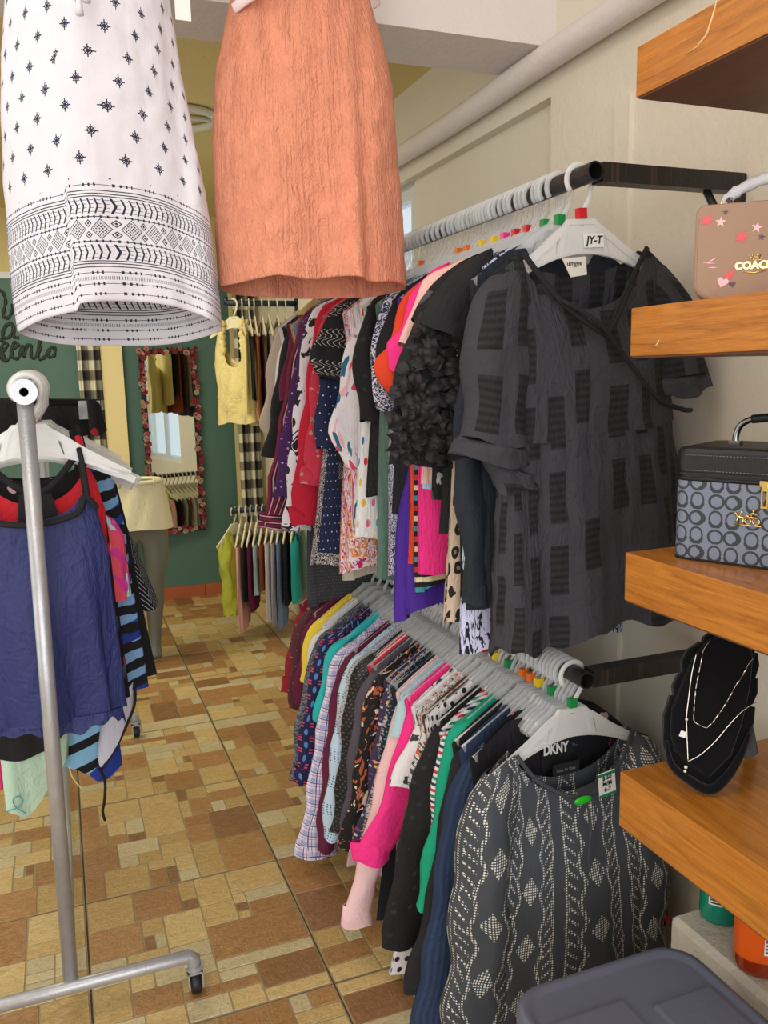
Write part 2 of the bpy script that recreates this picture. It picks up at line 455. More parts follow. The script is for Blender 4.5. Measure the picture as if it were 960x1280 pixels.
# white cement ledge along the wall
lg = struct(newmesh('trim_4', *merge([boxd((1.075, -.6, 0), (XW, 1.25, .45))]), M['ledge']))
lg.modifiers.new('b', 'BEVEL').width = .012

# ------------------------------------------------------------------ clothes rails
M['blackmetal'] = mat('black_painted_steel', S(30, 29, 28), .38, coords='Object', pattern=p_blotch([S(58, 46, 40)], 40, .64), bump=.001, bscale=90)
M['navymetal'] = mat('dark_blue_steel', S(36, 48, 66), .45)
RX, RZU, RZL = .99, 1.914, .90
def rail(label, z, y0, y1, r=.0185):
    g = tag(empty('clothes_rail', (RX, y0, z)), label, 'rail')
    L = y1-y0
    vs, fs = tube_data([(0, 0, 0), (0, .02, 0), (0, L, 0)], r, 20, cap=False)
    vi, fi = tube_data([(0, 0, 0), (0, .02, 0), (0, L, 0)], r*.84, 20, cap=False)
    V, Fc = merge([(vs, fs), (vi, [f[::-1] for f in fi])]); n = 20; o2 = len(vs)
    for k in range(n): Fc.append((k, (k+1) % n, o2+(k+1) % n, o2+k)[::-1])
    newmesh('rod', V, Fc, M['blackmetal'], g, smooth=False)
    for yy in (.0, L-.25):
        newmesh('bracket_arm', *boxd((r*.9, yy+.0, -.018), (XW-RX-.006, yy+.036, .018)), M['blackmetal'], g)
        newmesh('mounting_plate', *boxd((XW-RX-.012, yy+.004, -.16), (XW-RX, yy+.032, .018)), M['blackmetal'], g)
        tube('brace', [(XW-RX-.09, yy+.018, -.018), (XW-RX-.008, yy+.018, -.13)], .008, M['blackmetal'], g)
    return g
rail('upper black steel clothes rail packed with hangers on cream wall', RZU, 1.42, 3.75)
rail('lower black steel clothes rail under the black checked blouse', RZL, 1.42, 3.55)
def rail_b(label, x0, z):
    g = tag(empty('clothes_rail', (x0, 4.9, z)), label, 'rail')
    tube('rod', [(0, 0, 0), (XW-x0, 0, 0)], .017, M['navymetal'], g, n=12)
    tube('end_hook', [(0, 0, -.01), (0, 0, .035)], .013, M['navymetal'], g, n=10)
    newmesh('mounting_plate', *boxd((XW-x0-.006, -.03, -.04), (XW-x0, .03, .04)), M['navymetal'], g)
rail_b('dark blue rail at back holding cream camisoles, under orange dress hem', .945, 1.965)
rail_b('lower dark blue rail at back above lime green ruffled top', .915, .771)

# ------------------------------------------------------------------ hangers
def clear_plastic(name, tint=(.93, .95, .96), a=.5):
    m = bpy.data.materials.new(name); m.use_nodes = True; nt = m.node_tree
    b = nt.nodes['Principled BSDF']; b.inputs['Base Color'].default_value = C4(tint); b.inputs['Roughness'].default_value = .18
    b.inputs['Alpha'].default_value = a; b.inputs['Specular IOR Level'].default_value = .8
    return m
M['clear'] = clear_plastic('clear_hanger_plastic', (.86, .89, .90), a=.34); M['milky'] = clear_plastic('milky_hanger_plastic', (.93, .93, .91), .52)
M['ivory'] = mat('ivory_hanger_plastic', S(236, 228, 196), .4)
def band(pts, hw, y):  # strip of height 2*hw along pts (x,z), thickness 2y
    top = []; bot = []
    for i, (x, z) in enumerate(pts):
        a = pts[max(i-1, 0)]; b = pts[min(i+1, len(pts)-1)]
        dx, dz = b[0]-a[0], b[1]-a[1]; L = math.hypot(dx, dz) or 1
        nx, nz_ = -dz/L, dx/L; h = hw[i] if isinstance(hw, list) else hw
        top.append((x+nx*h, z+nz_*h)); bot.append((x-nx*h, z-nz_*h))
    n = len(pts); vs = []
    for yy in (-y, y): vs += [Vector((x, yy, z)) for x, z in top]+[Vector((x, yy, z)) for x, z in bot]
    fs = []
    for i in range(n-1):
        fs += [(i, i+1, n+i+1, n+i), (2*n+i, 3*n+i, 3*n+i+1, 2*n+i+1), (i, 2*n+i, 2*n+i+1, i+1), (n+i, n+i+1, 3*n+i+1, 3*n+i)]
    fs += [(0, n, 3*n, 2*n), (n-1, 3*n-1, 4*n-1, 2*n-1)]
    return vs, fs
def hanger_meshes(half=.196, drop=.190):
    hook = [(.030*math.cos(a), .030*math.sin(a)-.006) for a in [math.radians(d) for d in range(-40, 221, 18)]][::-1]
    hook = hook[::-1]
    hook = [(-x, z) for x, z in hook]   # opens to the -x side; ends at right side then down the neck
    tail = [(.025, -.036), (.014, -.052), (.003, -.070), (0, -.092)]
    pts = [p for p in hook if True]
    if pts[0][0] > pts[-1][0]: pts = pts[::-1]
    pts = pts+tail
    vs1, fs1 = tube_data([(x, 0, z) for x, z in pts], .0062, 8, flat=.62, flatdir=(0, 1, 0))
    plate = [(-.036, -.086), (.036, -.086), (.056, -.146), (-.056, -.146)]
    parts = [prism(plate[::-1], -.0018, .0018)]
    parts += [band([(-.058, -.150), (-.042, -.096), (-.032, -.084), (.032, -.084), (.042, -.096), (.058, -.150)], .0055, .0045)]
    for s in (-1, 1):
        arm = [(s*.040, -.096), (s*.060, -.108), (s*.10, -.137), (s*.15, -.168), (s*(half-.01), -drop), (s*half, -drop-.006)] if half > .15 else [(s*.040, -.096), (s*.055, -.106), (s*.072, -.120), (s*half, -drop)]
        a2 = smooth_path(arm, 12)
        parts.append(band(a2, .0075, .0042))
        low = smooth_path([(s*.0, -.140), (s*.05, -.146), (s*.10, -.160), (s*.155, -.182), (s*half, -drop-.006)] if half > .15 else [(s*.0, -.140), (s*.04, -.143), (s*half, -drop-.004)], 10)
        parts.append(band(low, .004, .0042))
        web = [(a[0], a[1]) for a in a2[2:]]+[(a[0], a[1]) for a in low[::-1][:7]]
        if s > 0: web = web[::-1]
        parts.append(prism(web, -.0012, .0012))
    return (vs1, fs1), merge(parts)
_hk, _bd = hanger_meshes(); _hk2, _bd2 = hanger_meshes(.088, .138)
def make_hanger(m, small=False):
    g = empty('clothes_hanger'); newmesh('hook', *_hk, m, g, smooth=True); newmesh('shoulder_bar', *(_bd2 if small else _bd), m, g); return g
PROTO = {}
MK = {'orange': mat('orange_marker', S(240, 120, 30), .4), 'yellow': mat('yellow_marker', S(240, 205, 40), .4), 'red': mat('red_marker', S(205, 30, 40), .4),
      'green': mat('green_marker', S(20, 140, 70), .4), 'pink': mat('pink_marker', S(240, 60, 150), .4)}
def hanger(loc, rz, label, group=None, kind='clear', marker=None, ry=0, scale=1, rx=0):
    first = kind not in PROTO
    if first: PROTO[kind] = make_hanger(M['clear' if kind == 'small' else kind], kind == 'small')
    g = PROTO[kind] if first else copy_tree(PROTO[kind])
    if not first:
        for ch in list(g.children):
            if ch.name.startswith('size_marker'): bpy.data.objects.remove(ch)
    g.location = loc; g.rotation_euler = (rx, ry, rz); g.scale = (scale,)*3
    tag(g, label, 'hanger', group)
    g['_mk'] = marker or ''
    return g
def add_markers():
    for g in [o for o in col.objects if o.name.startswith('clothes_hanger')]:
        mk = g.get('_mk', '')
        if mk:
            c = newmesh('size_marker', *boxd((-.008, -.0075, -.078), (.010, .0075, -.058)), MK[mk], g); c['label'] = mk+' size marker'
        if '_mk' in g: del g['_mk']

# ------------------------------------------------------------------ cloth building
def loft(name, rows, m, parent, uvrows, closed=True, smooth=True, solid=0):
    nv = len(rows); nu = len(rows[0]); V = []; UV = []; Fc = []
    for r, q in zip(rows, uvrows): V += list(r); UV += list(q)
    for i in range(nv-1):
        for k in range(nu-(1)):
            Fc.append((i*nu+k, (i+1)*nu+k, (i+1)*nu+k+1, i*nu+k+1))
    o = newmesh(name, V, Fc, m, parent, UV, smooth)
    if solid:
        md = o.modifiers.new('s', 'SOLIDIFY'); md.thickness = solid; md.offset = 0
    return o
def folds(seed):
    r = random.Random(seed)
    ks = [(r.uniform(16, 30), r.uniform(0, 6), 1.0), (r.uniform(34, 60), r.uniform(0, 6), .55), (r.uniform(70, 110), r.uniform(0, 6), .25)]
    def f(x, z): return sum(a*math.sin(k*x+p+1.5*math.sin(z*5+p)) for k, p, a in ks)/1.8
    return f
def body(parent, m, seed, hem=-.75, hw=.22, tipx=.207, tipz=-.184, neckw=.085, nz_=-.114, front=.09, back=.02, thick=.021, foldamp=.015,
         nu=44, nv=22, waist=None, hemwave=.006, cx=0.0, name='bodice', armx=None, back_hem=0.0, crumple=0.0, t0=0.010, dx=0.0):
    fo = folds(seed); r = random.Random(seed*3+1); ph = r.uniform(0, 6)
    def top(x, fr):
        ax = abs(x)
        if ax < neckw:
            q = 1-(ax/neckw)**2; return nz_ - (front if fr else back)*(q**.6)
        t = (ax-neckw)/(tipx-neckw); return lerp(nz_, tipz, t) - .012*t*t
    rows = []; uvs = []
    for j in range(nv+1):
        t = j/nv; row = []; uvr = []
        for k in range(nu+1):
            a = 2*PI*k/nu
            cs, sn = math.cos(a), math.sin(a)
            sx = math.copysign(abs(cs)**.85, cs); fr = sn < 0
            xt = tipx*sx
            zt = top(xt, fr)
            zb = hem + (back_hem if not fr else 0) + hemwave*math.sin(xt*30+ph) + hemwave*math.sin(a*2+ph)
            z = lerp(zt, zb, t)
            hwz = lerp(tipx, armx if armx else tipx-.015, min(1, t*5))
            if t > .2: hwz = lerp(armx if armx else tipx-.015, hw, (t-.2)/.8)
            if waist: hwz -= waist*math.exp(-((t-.45)/.16)**2)
            x = hwz*sx + cx + dx*t
            th = lerp(t0, thick, min(1, t*2.2))
            am = foldamp*min(1, t*1.6)
            y = th*sn + am*fo(x, z)*(.35+.65*t)
            x += am*.7*math.sin(a*9+ph+z*3)*t
            if crumple:
                n3 = noise.noise_vector(Vector((x*16, y*16+seed, z*14))); x += n3.x*crumple; y += n3.y*crumple
            row.append((x, y, z)); uvr.append((tipx*1.1*(a-1.5*PI), -z))
        rows.append(row); uvs.append(uvr)
    return loft(name, rows, m, parent, uvs)
def sleeve(parent, m, seed, contour, w0=.10, w1=.09, thick=.024, foldamp=.010, nu=20, nv=18, slope=.45, endslope=-.15, name='sleeve', side=-1,
           yoff=0.0, puff=0, hemwave=.004, t_start=.045, crumple=0.0):
    """contour: (x,z) points of the outer edge on the -x side, shoulder tip first."""
    fo = folds(seed+91); rows = []; uvs = []; ph = random.Random(seed).uniform(0, 6)
    L = 0; prev = None
    for j in range(nv+1):
        t = j/nv; ox, oz = curve1(contour, t)
        if prev: L += math.hypot(ox-prev[0], oz-prev[1])
        prev = (ox, oz)
        ww = lerp(t_start, w0, min(1, t/.28)) if t < .28 else lerp(w0, w1, (t-.28)/.72)
        ww += puff*math.sin(PI*min(1, max(0, (t-.2)/.8)))
        sl = lerp(slope, endslope, min(1, t*1.6))
        th = lerp(.010, thick, min(1, t*3))
        row = []; uvr = []
        for k in range(nu+1):
            a = 2*PI*k/nu; q = (1-math.cos(a))/2      # 0 outer .. 1 inner
            x = ox+ww*q; z = oz+sl*ww*q + (hemwave*math.sin(a*3+ph) if j == nv else 0)
            y = th*math.sin(a)+yoff + foldamp*fo(x*1.6, z)*min(1, t*3)
            x2 = x + foldamp*.8*math.sin(z*34+ph+a)*t
            if crumple:
                n3 = noise.noise_vector(Vector((x*16, y*16+seed, z*14))); x2 += n3.x*crumple; y += n3.y*crumple
            row.append((-side*x2 if side > 0 else x2, y, z)); uvr.append((ww*q + (.3 if k > nu/2 else 0), L))
        rows.append(row); uvs.append(uvr)
    return loft(name, rows, m, parent, uvs)
FAB = {}
def wrinkle(nt, u, v, z, s):
    a = nz(nt, vec(nt, u*26, v*7), 1, 3, .6, 1.2); b = (nz(nt, s, 22, 2, .5, 1.0)-.5).abs()
    return a*.9 - b*.7 + nz(nt, s, 260, 1)*.06
def fab(key, base, pattern=None, rough=.85, bump=.007, bscale=140, **k):
    k.setdefault('bfn', wrinkle)
    FAB[key] = mat('fabric_'+key, base, rough, pattern=pattern, bump=bump, bscale=bscale, **k); return FAB[key]
def xz(u, v, Y, loc): p = aY(u, v, Y); return (p.x-loc[0], p.z-loc[2])
def garment(kind, cat, label, Y, m, z, contour=None, hem=None, hw=.21, sl=True, w=(.10, .09), group=None, seed=None, mark=None, rz=0,
            hang='clear', cuff=None, right=None, body_kw={}, sl_kw={}, hgroup='clear hangers', collar=None, mname='bodice', nohanger=False, sname='sleeve'):
    seed = seed or int(Y*1000)
    loc = (RX, Y, z); g = tag(empty(kind, loc, rz), label, cat, group)
    body(g, m, seed, hem=hem-z if hem is not None else -.7, hw=hw, name=mname, nu=36, nv=18, **body_kw)
    if contour:
        c = [xz(u, v, Y, loc) for u, v in contour]
        s1 = sleeve(g, m, seed, c, w[0], w[1], name=sname, **sl_kw)
        n = len(c); tz = c[0][1]; ez = c[-1][1]
        rc = right or [(-.205, -.20), (-.235, lerp(-.2, ez, .5)), (-.245, ez)]
        sleeve(g, m, seed+5, rc, w[0], w[1], name=sname, side=1, **sl_kw)
        if cuff:
            ex, ez = c[-1]; cm = FAB[cuff] if isinstance(cuff, str) else m
            ex += .002
            sleeve(g, cm, seed+9, [(ex-.004, ez+.045), (ex-.006, ez+.02), (ex-.006, ez-.012)], w[1]+.012, w[1]+.014, thick=.028, slope=-.15, endslope=-.15, name='cuff', t_start=w[1]+.01, nv=5)
    if collar:
        cm = FAB[collar]
        for s in (-1, 1):
            V = [(s*.088, .012, -.118), (s*.092, -.02, -.128), (s*.050, -.034, -.205), (s*.012, -.030, -.190), (s*.060, -.022, -.150)]
            o = newmesh('collar', [Vector(q) for q in V], [(0, 1, 2, 4), (4, 2, 3)], cm, g, [(v[0], v[2]) for v in V]); o.modifiers.new('s', 'SOLIDIFY').thickness = .003
    if not nohanger:
        wds = ('clear hanger holding the '+label.replace(',', '')).split()[:16]
        while wds[-1] in ('the', 'and', 'on', 'with', 'of', 'a', 'to', 'behind', 'under', 'just', 'beside', 'in', 'next', 'its', 'between', 'near', 'at', 'from'): wds.pop()
        hanger((RX, Y, z), rz, ' '.join(wds), hgroup, hang, mark)
    return g
# ---- fabrics
K = (.012, .012, .014); BLK = S(24, 24, 27)
fab('charcoal', S(40, 42, 48)); fab('black', BLK); fab('navyblack', S(28, 34, 44)); fab('white', S(232, 228, 232)); fab('lightpink', S(246, 196, 184))
fab('hotpink', S(250, 50, 140)); fab('orange', S(232, 70, 34)); fab('sage', S(92, 122, 108)); fab('purple', S(74, 36, 150)); fab('red', S(196, 20, 52))
fab('beige', S(190, 172, 158)); fab('yellow', S(244, 216, 70)); fab('burgundy', S(104, 22, 62)); fab('brown', S(96, 66, 66)); fab('darkred', S(150, 22, 44))
fab('green', S(10, 160, 124)); fab('navy', S(36, 54, 84), pattern=p_stripes([S(34, 50, 78), S(42, 62, 96)], .012)); fab('palepink', S(244, 204, 206)); fab('lightblue', S(180, 214, 220))
fab('grey', S(86, 80, 90)); fab('maroon', S(98, 20, 56)); fab('teal', S(40, 190, 190)); fab('coral', S(232, 50, 60)); fab('oat', S(196, 188, 174)); fab('denim', S(120, 140, 184))
fab('choc', S(92, 62, 48)); fab('cream', S(236, 222, 150)); fab('rust', S(150, 76, 34)); fab('mustard', S(196, 170, 110), pattern=p_floral([S(160, 60, 50), S(120, 110, 50)], 60))
fab('blackfloral', BLK, pattern=p_floral([S(225, 222, 220), S(190, 188, 190), S(80, 80, 84)], 16, .30))
fab('leopard', S(206, 184, 160), pattern=p_leopard(S(30, 26, 26), S(150, 120, 100), 26))
fab('paisley', S(40, 44, 84), pattern=p_blotch([S(222, 222, 236)], 52, .505, 4.5))
fab('lace', S(22, 20, 22), pattern=p_floral([S(48, 44, 46), S(14, 14, 16)], 45, .3), bump=.003, bscale=90)
fab('polka', S(244, 242, 240), pattern=p_dots(None, .058, .0115, cols=[S(230, 50, 60), S(40, 110, 190), S(20, 150, 110), S(40, 40, 44), S(240, 190, 60), S(240, 110, 160), S(110, 170, 220)]))
fab('flamingo', S(244, 238, 240), pattern=p_blotch([S(244, 190, 200), S(30, 110, 140), S(232, 70, 110)], 15, .59, 2.2, .35))
fab('cape', BLK, pattern=lambda nt, u, v, z, s, b: mixc(nt, (((u*180+(v*210).sin()*2.0).sin()).abs() < .22).mn(((v/.09).fr() < .55)), b, S(210, 206, 200)))
fab('navydot', S(24, 34, 72), pattern=p_dots(S(228, 228, 240), .026, .0022))
fab('bwprint', S(16, 14, 16), pattern=p_blotch([S(236, 226, 220)], 85, .52, 3.5))
fab('redfloral', S(206, 50, 76), pattern=p_floral([S(168, 142, 128), S(196, 150, 140)], 38, .26, S(120, 60, 60)))
fab('leaf', S(232, 228, 234), pattern=p_blotch([S(28, 28, 34)], 22, .57, 2.4, .6))
fab('purplefloral', S(64, 22, 84), pattern=p_floral([S(150, 90, 190), S(200, 160, 210), S(90, 30, 110)], 70, .22))
fab('stripe', S(110, 20, 52), pattern=p_stripes([S(120, 22, 54), S(120, 22, 54), S(26, 14, 30), S(225, 150, 170), S(26, 14, 30)], .020))
fab('hstripe', S(110, 20, 52), pattern=p_stripes([S(120, 22, 54), S(120, 22, 54), S(26, 14, 30), S(225, 150, 170), S(26, 14, 30)], .020, 'h'))
fab('bands', BLK, pattern=p_stripes([BLK, S(200, 60, 40), BLK, S(230, 214, 170), BLK, S(60, 150, 160)], .075, 'h'))
fab('bluestripe', S(196, 208, 228), pattern=p_stripes([S(200, 212, 232), S(150, 176, 214)], .008))
fab('abstract', S(206, 210, 240), pattern=p_blotch([S(24, 26, 44)], 26, .53, 3.0, .55))
fab('pinspot', S(60, 60, 66), pattern=p_dots(S(110, 110, 116), .012, .0016)); fab('hound', S(235, 235, 235), pattern=p_gingham(.014, S(240, 240, 240), S(120, 120, 125), S(20, 20, 24)))
fab('fuchsiaprint', S(238, 222, 232), pattern=p_blotch([S(190, 30, 110), S(230, 150, 60)], 36, .54, 2))
fab('dkfloral', S(16, 14, 22), pattern=p_floral([S(226, 60, 90), S(214, 176, 176), S(60, 80, 110), S(226, 60, 90)], 15, .30, S(40, 20, 30)))
fab('multistripe', S(236, 230, 226), pattern=p_stripes([S(236, 230, 226), S(40, 50, 90), S(236, 230, 226), S(200, 60, 70), S(236, 230, 226), S(50, 130, 120)], .045, 'h'))
fab('whitedots', S(236, 230, 230), pattern=p_dots(S(40, 32, 40), .030, .0075)); fab('whiteblooms', S(240, 236, 238), pattern=p_floral([S(28, 26, 32), S(60, 56, 62)], 26, .36))
fab('lattice', S(226, 230, 230), pattern=p_blotch([S(70, 76, 86), S(236, 100, 50)], 48, .56, 2.0))
fab('beads', S(24, 32, 46), pattern=p_dots(S(90, 150, 170), .010, .0022)); fab('multifloral', S(56, 50, 80), pattern=p_floral([S(230, 140, 160), S(240, 170, 90), S(200, 200, 220), S(130, 70, 130), S(90, 110, 170)], 75, .34))
fab('tweed', S(200, 190, 196), pattern=p_blotch([S(60, 40, 54)], 170, .5, 1)); fab('animal', S(20, 17, 18), pattern=p_blotch([S(176, 84, 48), S(226, 206, 186)], 30, .60, 2.2, .5))
fab('sequin', S(20, 19, 22), pattern=p_dots(S(92, 92, 98), .011, .0022), rough=.5); fab('perf', S(196, 222, 238), pattern=lambda nt, u, v, z, s, b: mixc(nt, (((u/.008).fr()-.5).abs() < .22).mn(((v/.008).fr()-.5).abs() < .22).mn((v/.085).fr() < .5), b, S(60, 80, 110)))
fab('plaid', S(232, 228, 242), pattern=p_plaid(S(170, 166, 204), S(90, 84, 140), S(176, 90, 130), .034))
fab('navyflower', S(26, 30, 74), pattern=lambda nt, u, v, z, s, b: mixc(nt, ((((u/.030).fr()-.5).m('POWER', 2.0)*5.0+((v/.046).fr()-.5).m('POWER', 2.0)*2.4) < .14), mixc(nt, (((((u/.030)+.5).fr()-.5).abs() < .20).mn((((v/.046)+.5).fr()-.5).abs() < .22).mn((v/.0100).fr() < .5)), b, S(226, 70, 110)), S(90, 136, 200)))
fab('greylace', S(70, 70, 80), pattern=p_blotch([S(130, 130, 140)], 90, .52, 2)); fab('crochet', S(190, 188, 196), pattern=p_dots(S(120, 120, 130), .008, .0022))
fab('lilac', S(196, 184, 226)); fab('ombre', S(90, 44, 52), pattern=p_dots(S(190, 150, 110), .03, .002))

# ---- upper rail, front to back ------------------------------------------------
GU = 'tops hung on the upper wall rail'
def U(*a, **k): k.setdefault('group', GU); k.setdefault('hgroup', 'clear hangers on the upper rail'); return garment(*a, **k)
U('blouse', 'blouse', 'sheer navy-black long-sleeved blouse just behind the checked blouse, gathered cuff hanging low', 1.545, FAB['navyblack'], RZU,
  [(612, 340), (590, 385), (577, 460), (566, 560), (572, 650), (582, 745)], hem=1.06, w=(.105, .05), cuff='navyblack', mark='green')
U('dress', 'dress', 'plain black short-sleeved long dress next to the ruffle-sleeved top', 1.60, FAB['black'], RZU,
  [(590, 322), (556, 350), (533, 388), (528, 404)], hem=1.04, hw=.205, w=(.10, .12), mark='green', sl_kw=dict(endslope=-.6))
ruf = U('blouse', 'blouse', 'black top with sleeve of frilly petal ruffles', 1.67, FAB['black'], RZU,
  [(560, 352), (528, 385), (506, 430), (492, 500), (488, 578)], hem=1.2, w=(.10, .13), mark='red')
U('tunic', 'tunic', 'long tunic with tan leopard-print hem showing under black dress', 1.635, FAB['leopard'], RZU, None, hem=.985, hw=.225)
U('blouse', 'blouse', 'black blouse with white floral print on shoulder, beside light pink top', 1.72, FAB['blackfloral'], RZU, [(575, 328), (545, 350), (525, 375), (517, 400)], hem=1.25, mark='red')
U('blouse', 'blouse', 'pale blue and black abstract print top whose hem shows above lower hangers', 1.585, FAB['abstract'], RZU, None, hem=.945, hw=.20)
U('blouse', 'blouse', 'light blush pink top between black floral and hot pink tops', 1.77, FAB['lightpink'], RZU, [(556, 334), (530, 350), (512, 395), (500, 430)], hem=1.3, w=(.09, .09), mark='pink')
U('blouse', 'blouse', 'light blue pinstriped shirt with tail showing below petal ruffles', 1.79, FAB['bluestripe'], RZU, None, hem=1.27, hw=.20)
U('blouse', 'blouse', 'hot pink top with short fluttering sleeve on the upper rail', 1.82, FAB['hotpink'], RZU, [(540, 338), (512, 370), (503, 410), (486, 430), (484, 462)], hem=1.07, hw=.20, w=(.09, .10), mark='yellow')
U('blouse', 'blouse', 'black top with red, cream and teal banded hem under the hot pink top', 1.85, FAB['bands'], RZU, None, hem=1.02, hw=.20)
U('blouse', 'blouse', 'orange-red top with pointed short sleeve beside hot pink top', 1.88, FAB['orange'], RZU, [(525, 352), (500, 378), (484, 430), (470, 452), (478, 480), (494, 500)], hem=1.09, hw=.20, w=(.09, .07), mark='yellow')
U('dress', 'dress', 'deep purple layered dress whose flounced hem hangs lowest', 1.925, FAB['purple'], RZU, None, hem=.94, hw=.225, body_kw=dict(foldamp=.022, thick=.04, hemwave=.014, waist=.03))
U('blouse', 'blouse', 'plain black top between orange-red and paisley tops', 1.96, FAB['black'], RZU, [(512, 356), (490, 375), (476, 420), (470, 450)], hem=1.2, w=(.08, .09), mark='orange')
U('blouse', 'blouse', 'navy and white paisley blouse beside sage green dress', 2.01, FAB['paisley'], RZU, [(508, 355), (482, 372), (466, 430), (462, 478), (474, 512)], hem=1.03, hw=.205, w=(.09, .08), mark='orange')
U('dress', 'dress', 'sage green sleeveless dress with long plain skirt', 2.075, FAB['sage'], RZU, None, hem=1.0, hw=.215, body_kw=dict(foldamp=.014))
U('blouse', 'blouse', 'black lace blouse with short sheer sleeve', 2.14, FAB['lace'], RZU, [(492, 360), (464, 378), (446, 420), (443, 480), (452, 526)], hem=1.22, w=(.09, .09))
U('blouse', 'blouse', 'white blouse with multicoloured polka dots', 2.20, FAB['polka'], RZU, None, hem=1.085, hw=.238, body_kw=dict(foldamp=.008))
U('blouse', 'blouse', 'plain white collared shirt with lavender tint behind black lace top', 2.25, FAB['white'], RZU, [(486, 358), (455, 374), (447, 392), (443, 420)], hem=1.2, collar='white', mark='orange')
U('blouse', 'blouse', 'white wide-sleeved top printed with flamingo and teal leaves', 2.30, FAB['flamingo'], RZU, [(476, 362), (447, 400), (432, 440), (421, 500), (411, 545), (432, 585)], hem=1.1, w=(.11, .10), sl_kw=dict(endslope=-.3))
U('blouse', 'blouse', 'fuchsia and white print tunic whose hem peeks below sage dress', 2.34, FAB['fuchsiaprint'], RZU, None, hem=.965, hw=.235)
U('blouse', 'blouse', 'black cape-sleeved top with white stitched swirls', 2.39, FAB['cape'], RZU, [(455, 366), (418, 384), (398, 415), (388, 445), (398, 472)], hem=1.2, w=(.13, .14), collar='black')
U('dress', 'dress', 'navy blue dress with tiny white dots', 2.45, FAB['navydot'], RZU, [(430, 376), (404, 420), (396, 500), (392, 560)], hem=1.0, hw=.272, w=(.09, .12))
U('tunic', 'tunic', 'oatmeal linen tunic with hem draped over lower rail hangers', 2.42, FAB['oat'], RZU, None, hem=.93, hw=.20)
U('dress', 'dress', 'black and white scribble print dress with hem below navy dotted dress', 2.50, FAB['bwprint'], RZU, None, hem=.945, hw=.285, body_kw=dict(foldamp=.016))
U('blouse', 'blouse', 'rose red blouse sleeve with small taupe flowers', 2.56, FAB['redfloral'], RZU, [(432, 372), (405, 395), (392, 450), (386, 520), (378, 600)], hem=1.2, w=(.08, .09), cuff='redfloral')
U('blouse', 'shirt', 'bright red long-sleeved shirt with buttoned cuff', 2.62, FAB['red'], RZU, [(425, 372), (398, 392), (385, 460), (372, 560), (362, 650)], hem=1.05, hw=.19, w=(.10, .115), cuff='red')
U('blouse', 'blouse', 'white blouse with black leaf print', 2.69, FAB['leaf'], RZU, [(418, 374), (388, 392), (374, 460), (362, 560), (354, 660)], hem=1.05, w=(.09, .09))
U('blouse', 'blouse', 'purple ditsy floral blouse', 2.76, FAB['purplefloral'], RZU, [(412, 374), (382, 396), (368, 460), (352, 545), (343, 620)], hem=1.1, w=(.09, .08))
U('dress', 'dress', 'charcoal pin-dotted long dress hem behind cream tunic', 2.79, FAB['pinspot'], RZU, None, hem=.75, hw=.21)
U('blouse', 'shirt', 'maroon shirt with thin black and pink stripes and wide cuff', 2.83, FAB['stripe'], RZU, [(405, 376), (378, 396), (362, 450), (344, 560), (327, 655)], hem=1.1, w=(.10, .135), cuff='hstripe', sl_kw=dict(endslope=-.3))
U('blouse', 'blouse', 'mustard floral collared top behind denim blue shirt', 2.92, FAB['mustard'], RZU, [(412, 362), (385, 378), (372, 395)], hem=1.3, hw=.18, collar='mustard')
U('blouse', 'shirt', 'faded denim blue shirt with short sleeve at the far end', 2.88, FAB['denim'], RZU, [(398, 378), (376, 400), (366, 450), (362, 480)], hem=1.3)
U('blouse', 'blouse', 'dusty burgundy blouse near far end of the rail', 2.97, FAB['burgundy'], RZU, [(392, 378), (366, 408), (352, 470), (347, 500)], hem=1.3)
U('blouse', 'blouse', 'black long-sleeved top beside beige jacket', 3.03, FAB['black'], RZU, [(388, 378), (362, 405), (348, 460), (338, 520), (329, 570)], hem=1.2, w=(.09, .08))
U('blouse', 'blouse', 'white tee at the far end tucked against beige jacket', 3.09, FAB['white'], RZU, [(380, 384), (355, 420), (343, 470), (340, 485)], hem=1.3, w=(.09, .10))
U('jacket', 'jacket', 'beige jacket with rolled sleeve, last on the upper rail', 3.15, FAB['beige'], RZU, [(374, 388), (348, 410), (334, 450), (332, 490), (326, 530), (336, 548)], hem=1.3, w=(.12, .09), cuff='beige')
# petals on the ruffled sleeve
pr = random.Random(4)
sl_ = [c for c in ruf.children if c.name.startswith('sleeve')][0]
V = []; Fc = []
for i in range(5):
    for j in range(5):
        a, b = i/4-.5, j/4-.5; V.append((a*.036, -.007*math.cos(a*5)+.006*math.sin(b*8+a*5), b*.026))
for i in range(4):
    for j in range(4): Fc.append((i*5+j, i*5+j+1, (i+1)*5+j+1, (i+1)*5+j))
pme = bpy.data.meshes.new('petal'); pme.from_pydata(V, [], Fc); pme.materials.append(fab('petal', S(38, 34, 36), rough=.7))
for p in pme.polygons: p.use_smooth = True
cont = [xz(u, v, 1.67, (RX, 1.67, RZU)) for u, v in [(535, 395), (508, 430), (494, 490), (488, 530), (489, 572)]]
for k in range(190):
    t = pr.random(); x, z = curve1(cont, t); q = pr.random()
    o = bpy.data.objects.new('petal', pme); col.objects.link(o); o.parent = sl_
    o.location = (x-.012+q*.15, -.028-pr.random()*.022, z+pr.uniform(-.012, .012)); o.rotation_euler = (pr.uniform(-.7, .7), pr.uniform(-3.1, 3.1), pr.uniform(-.9, .9))

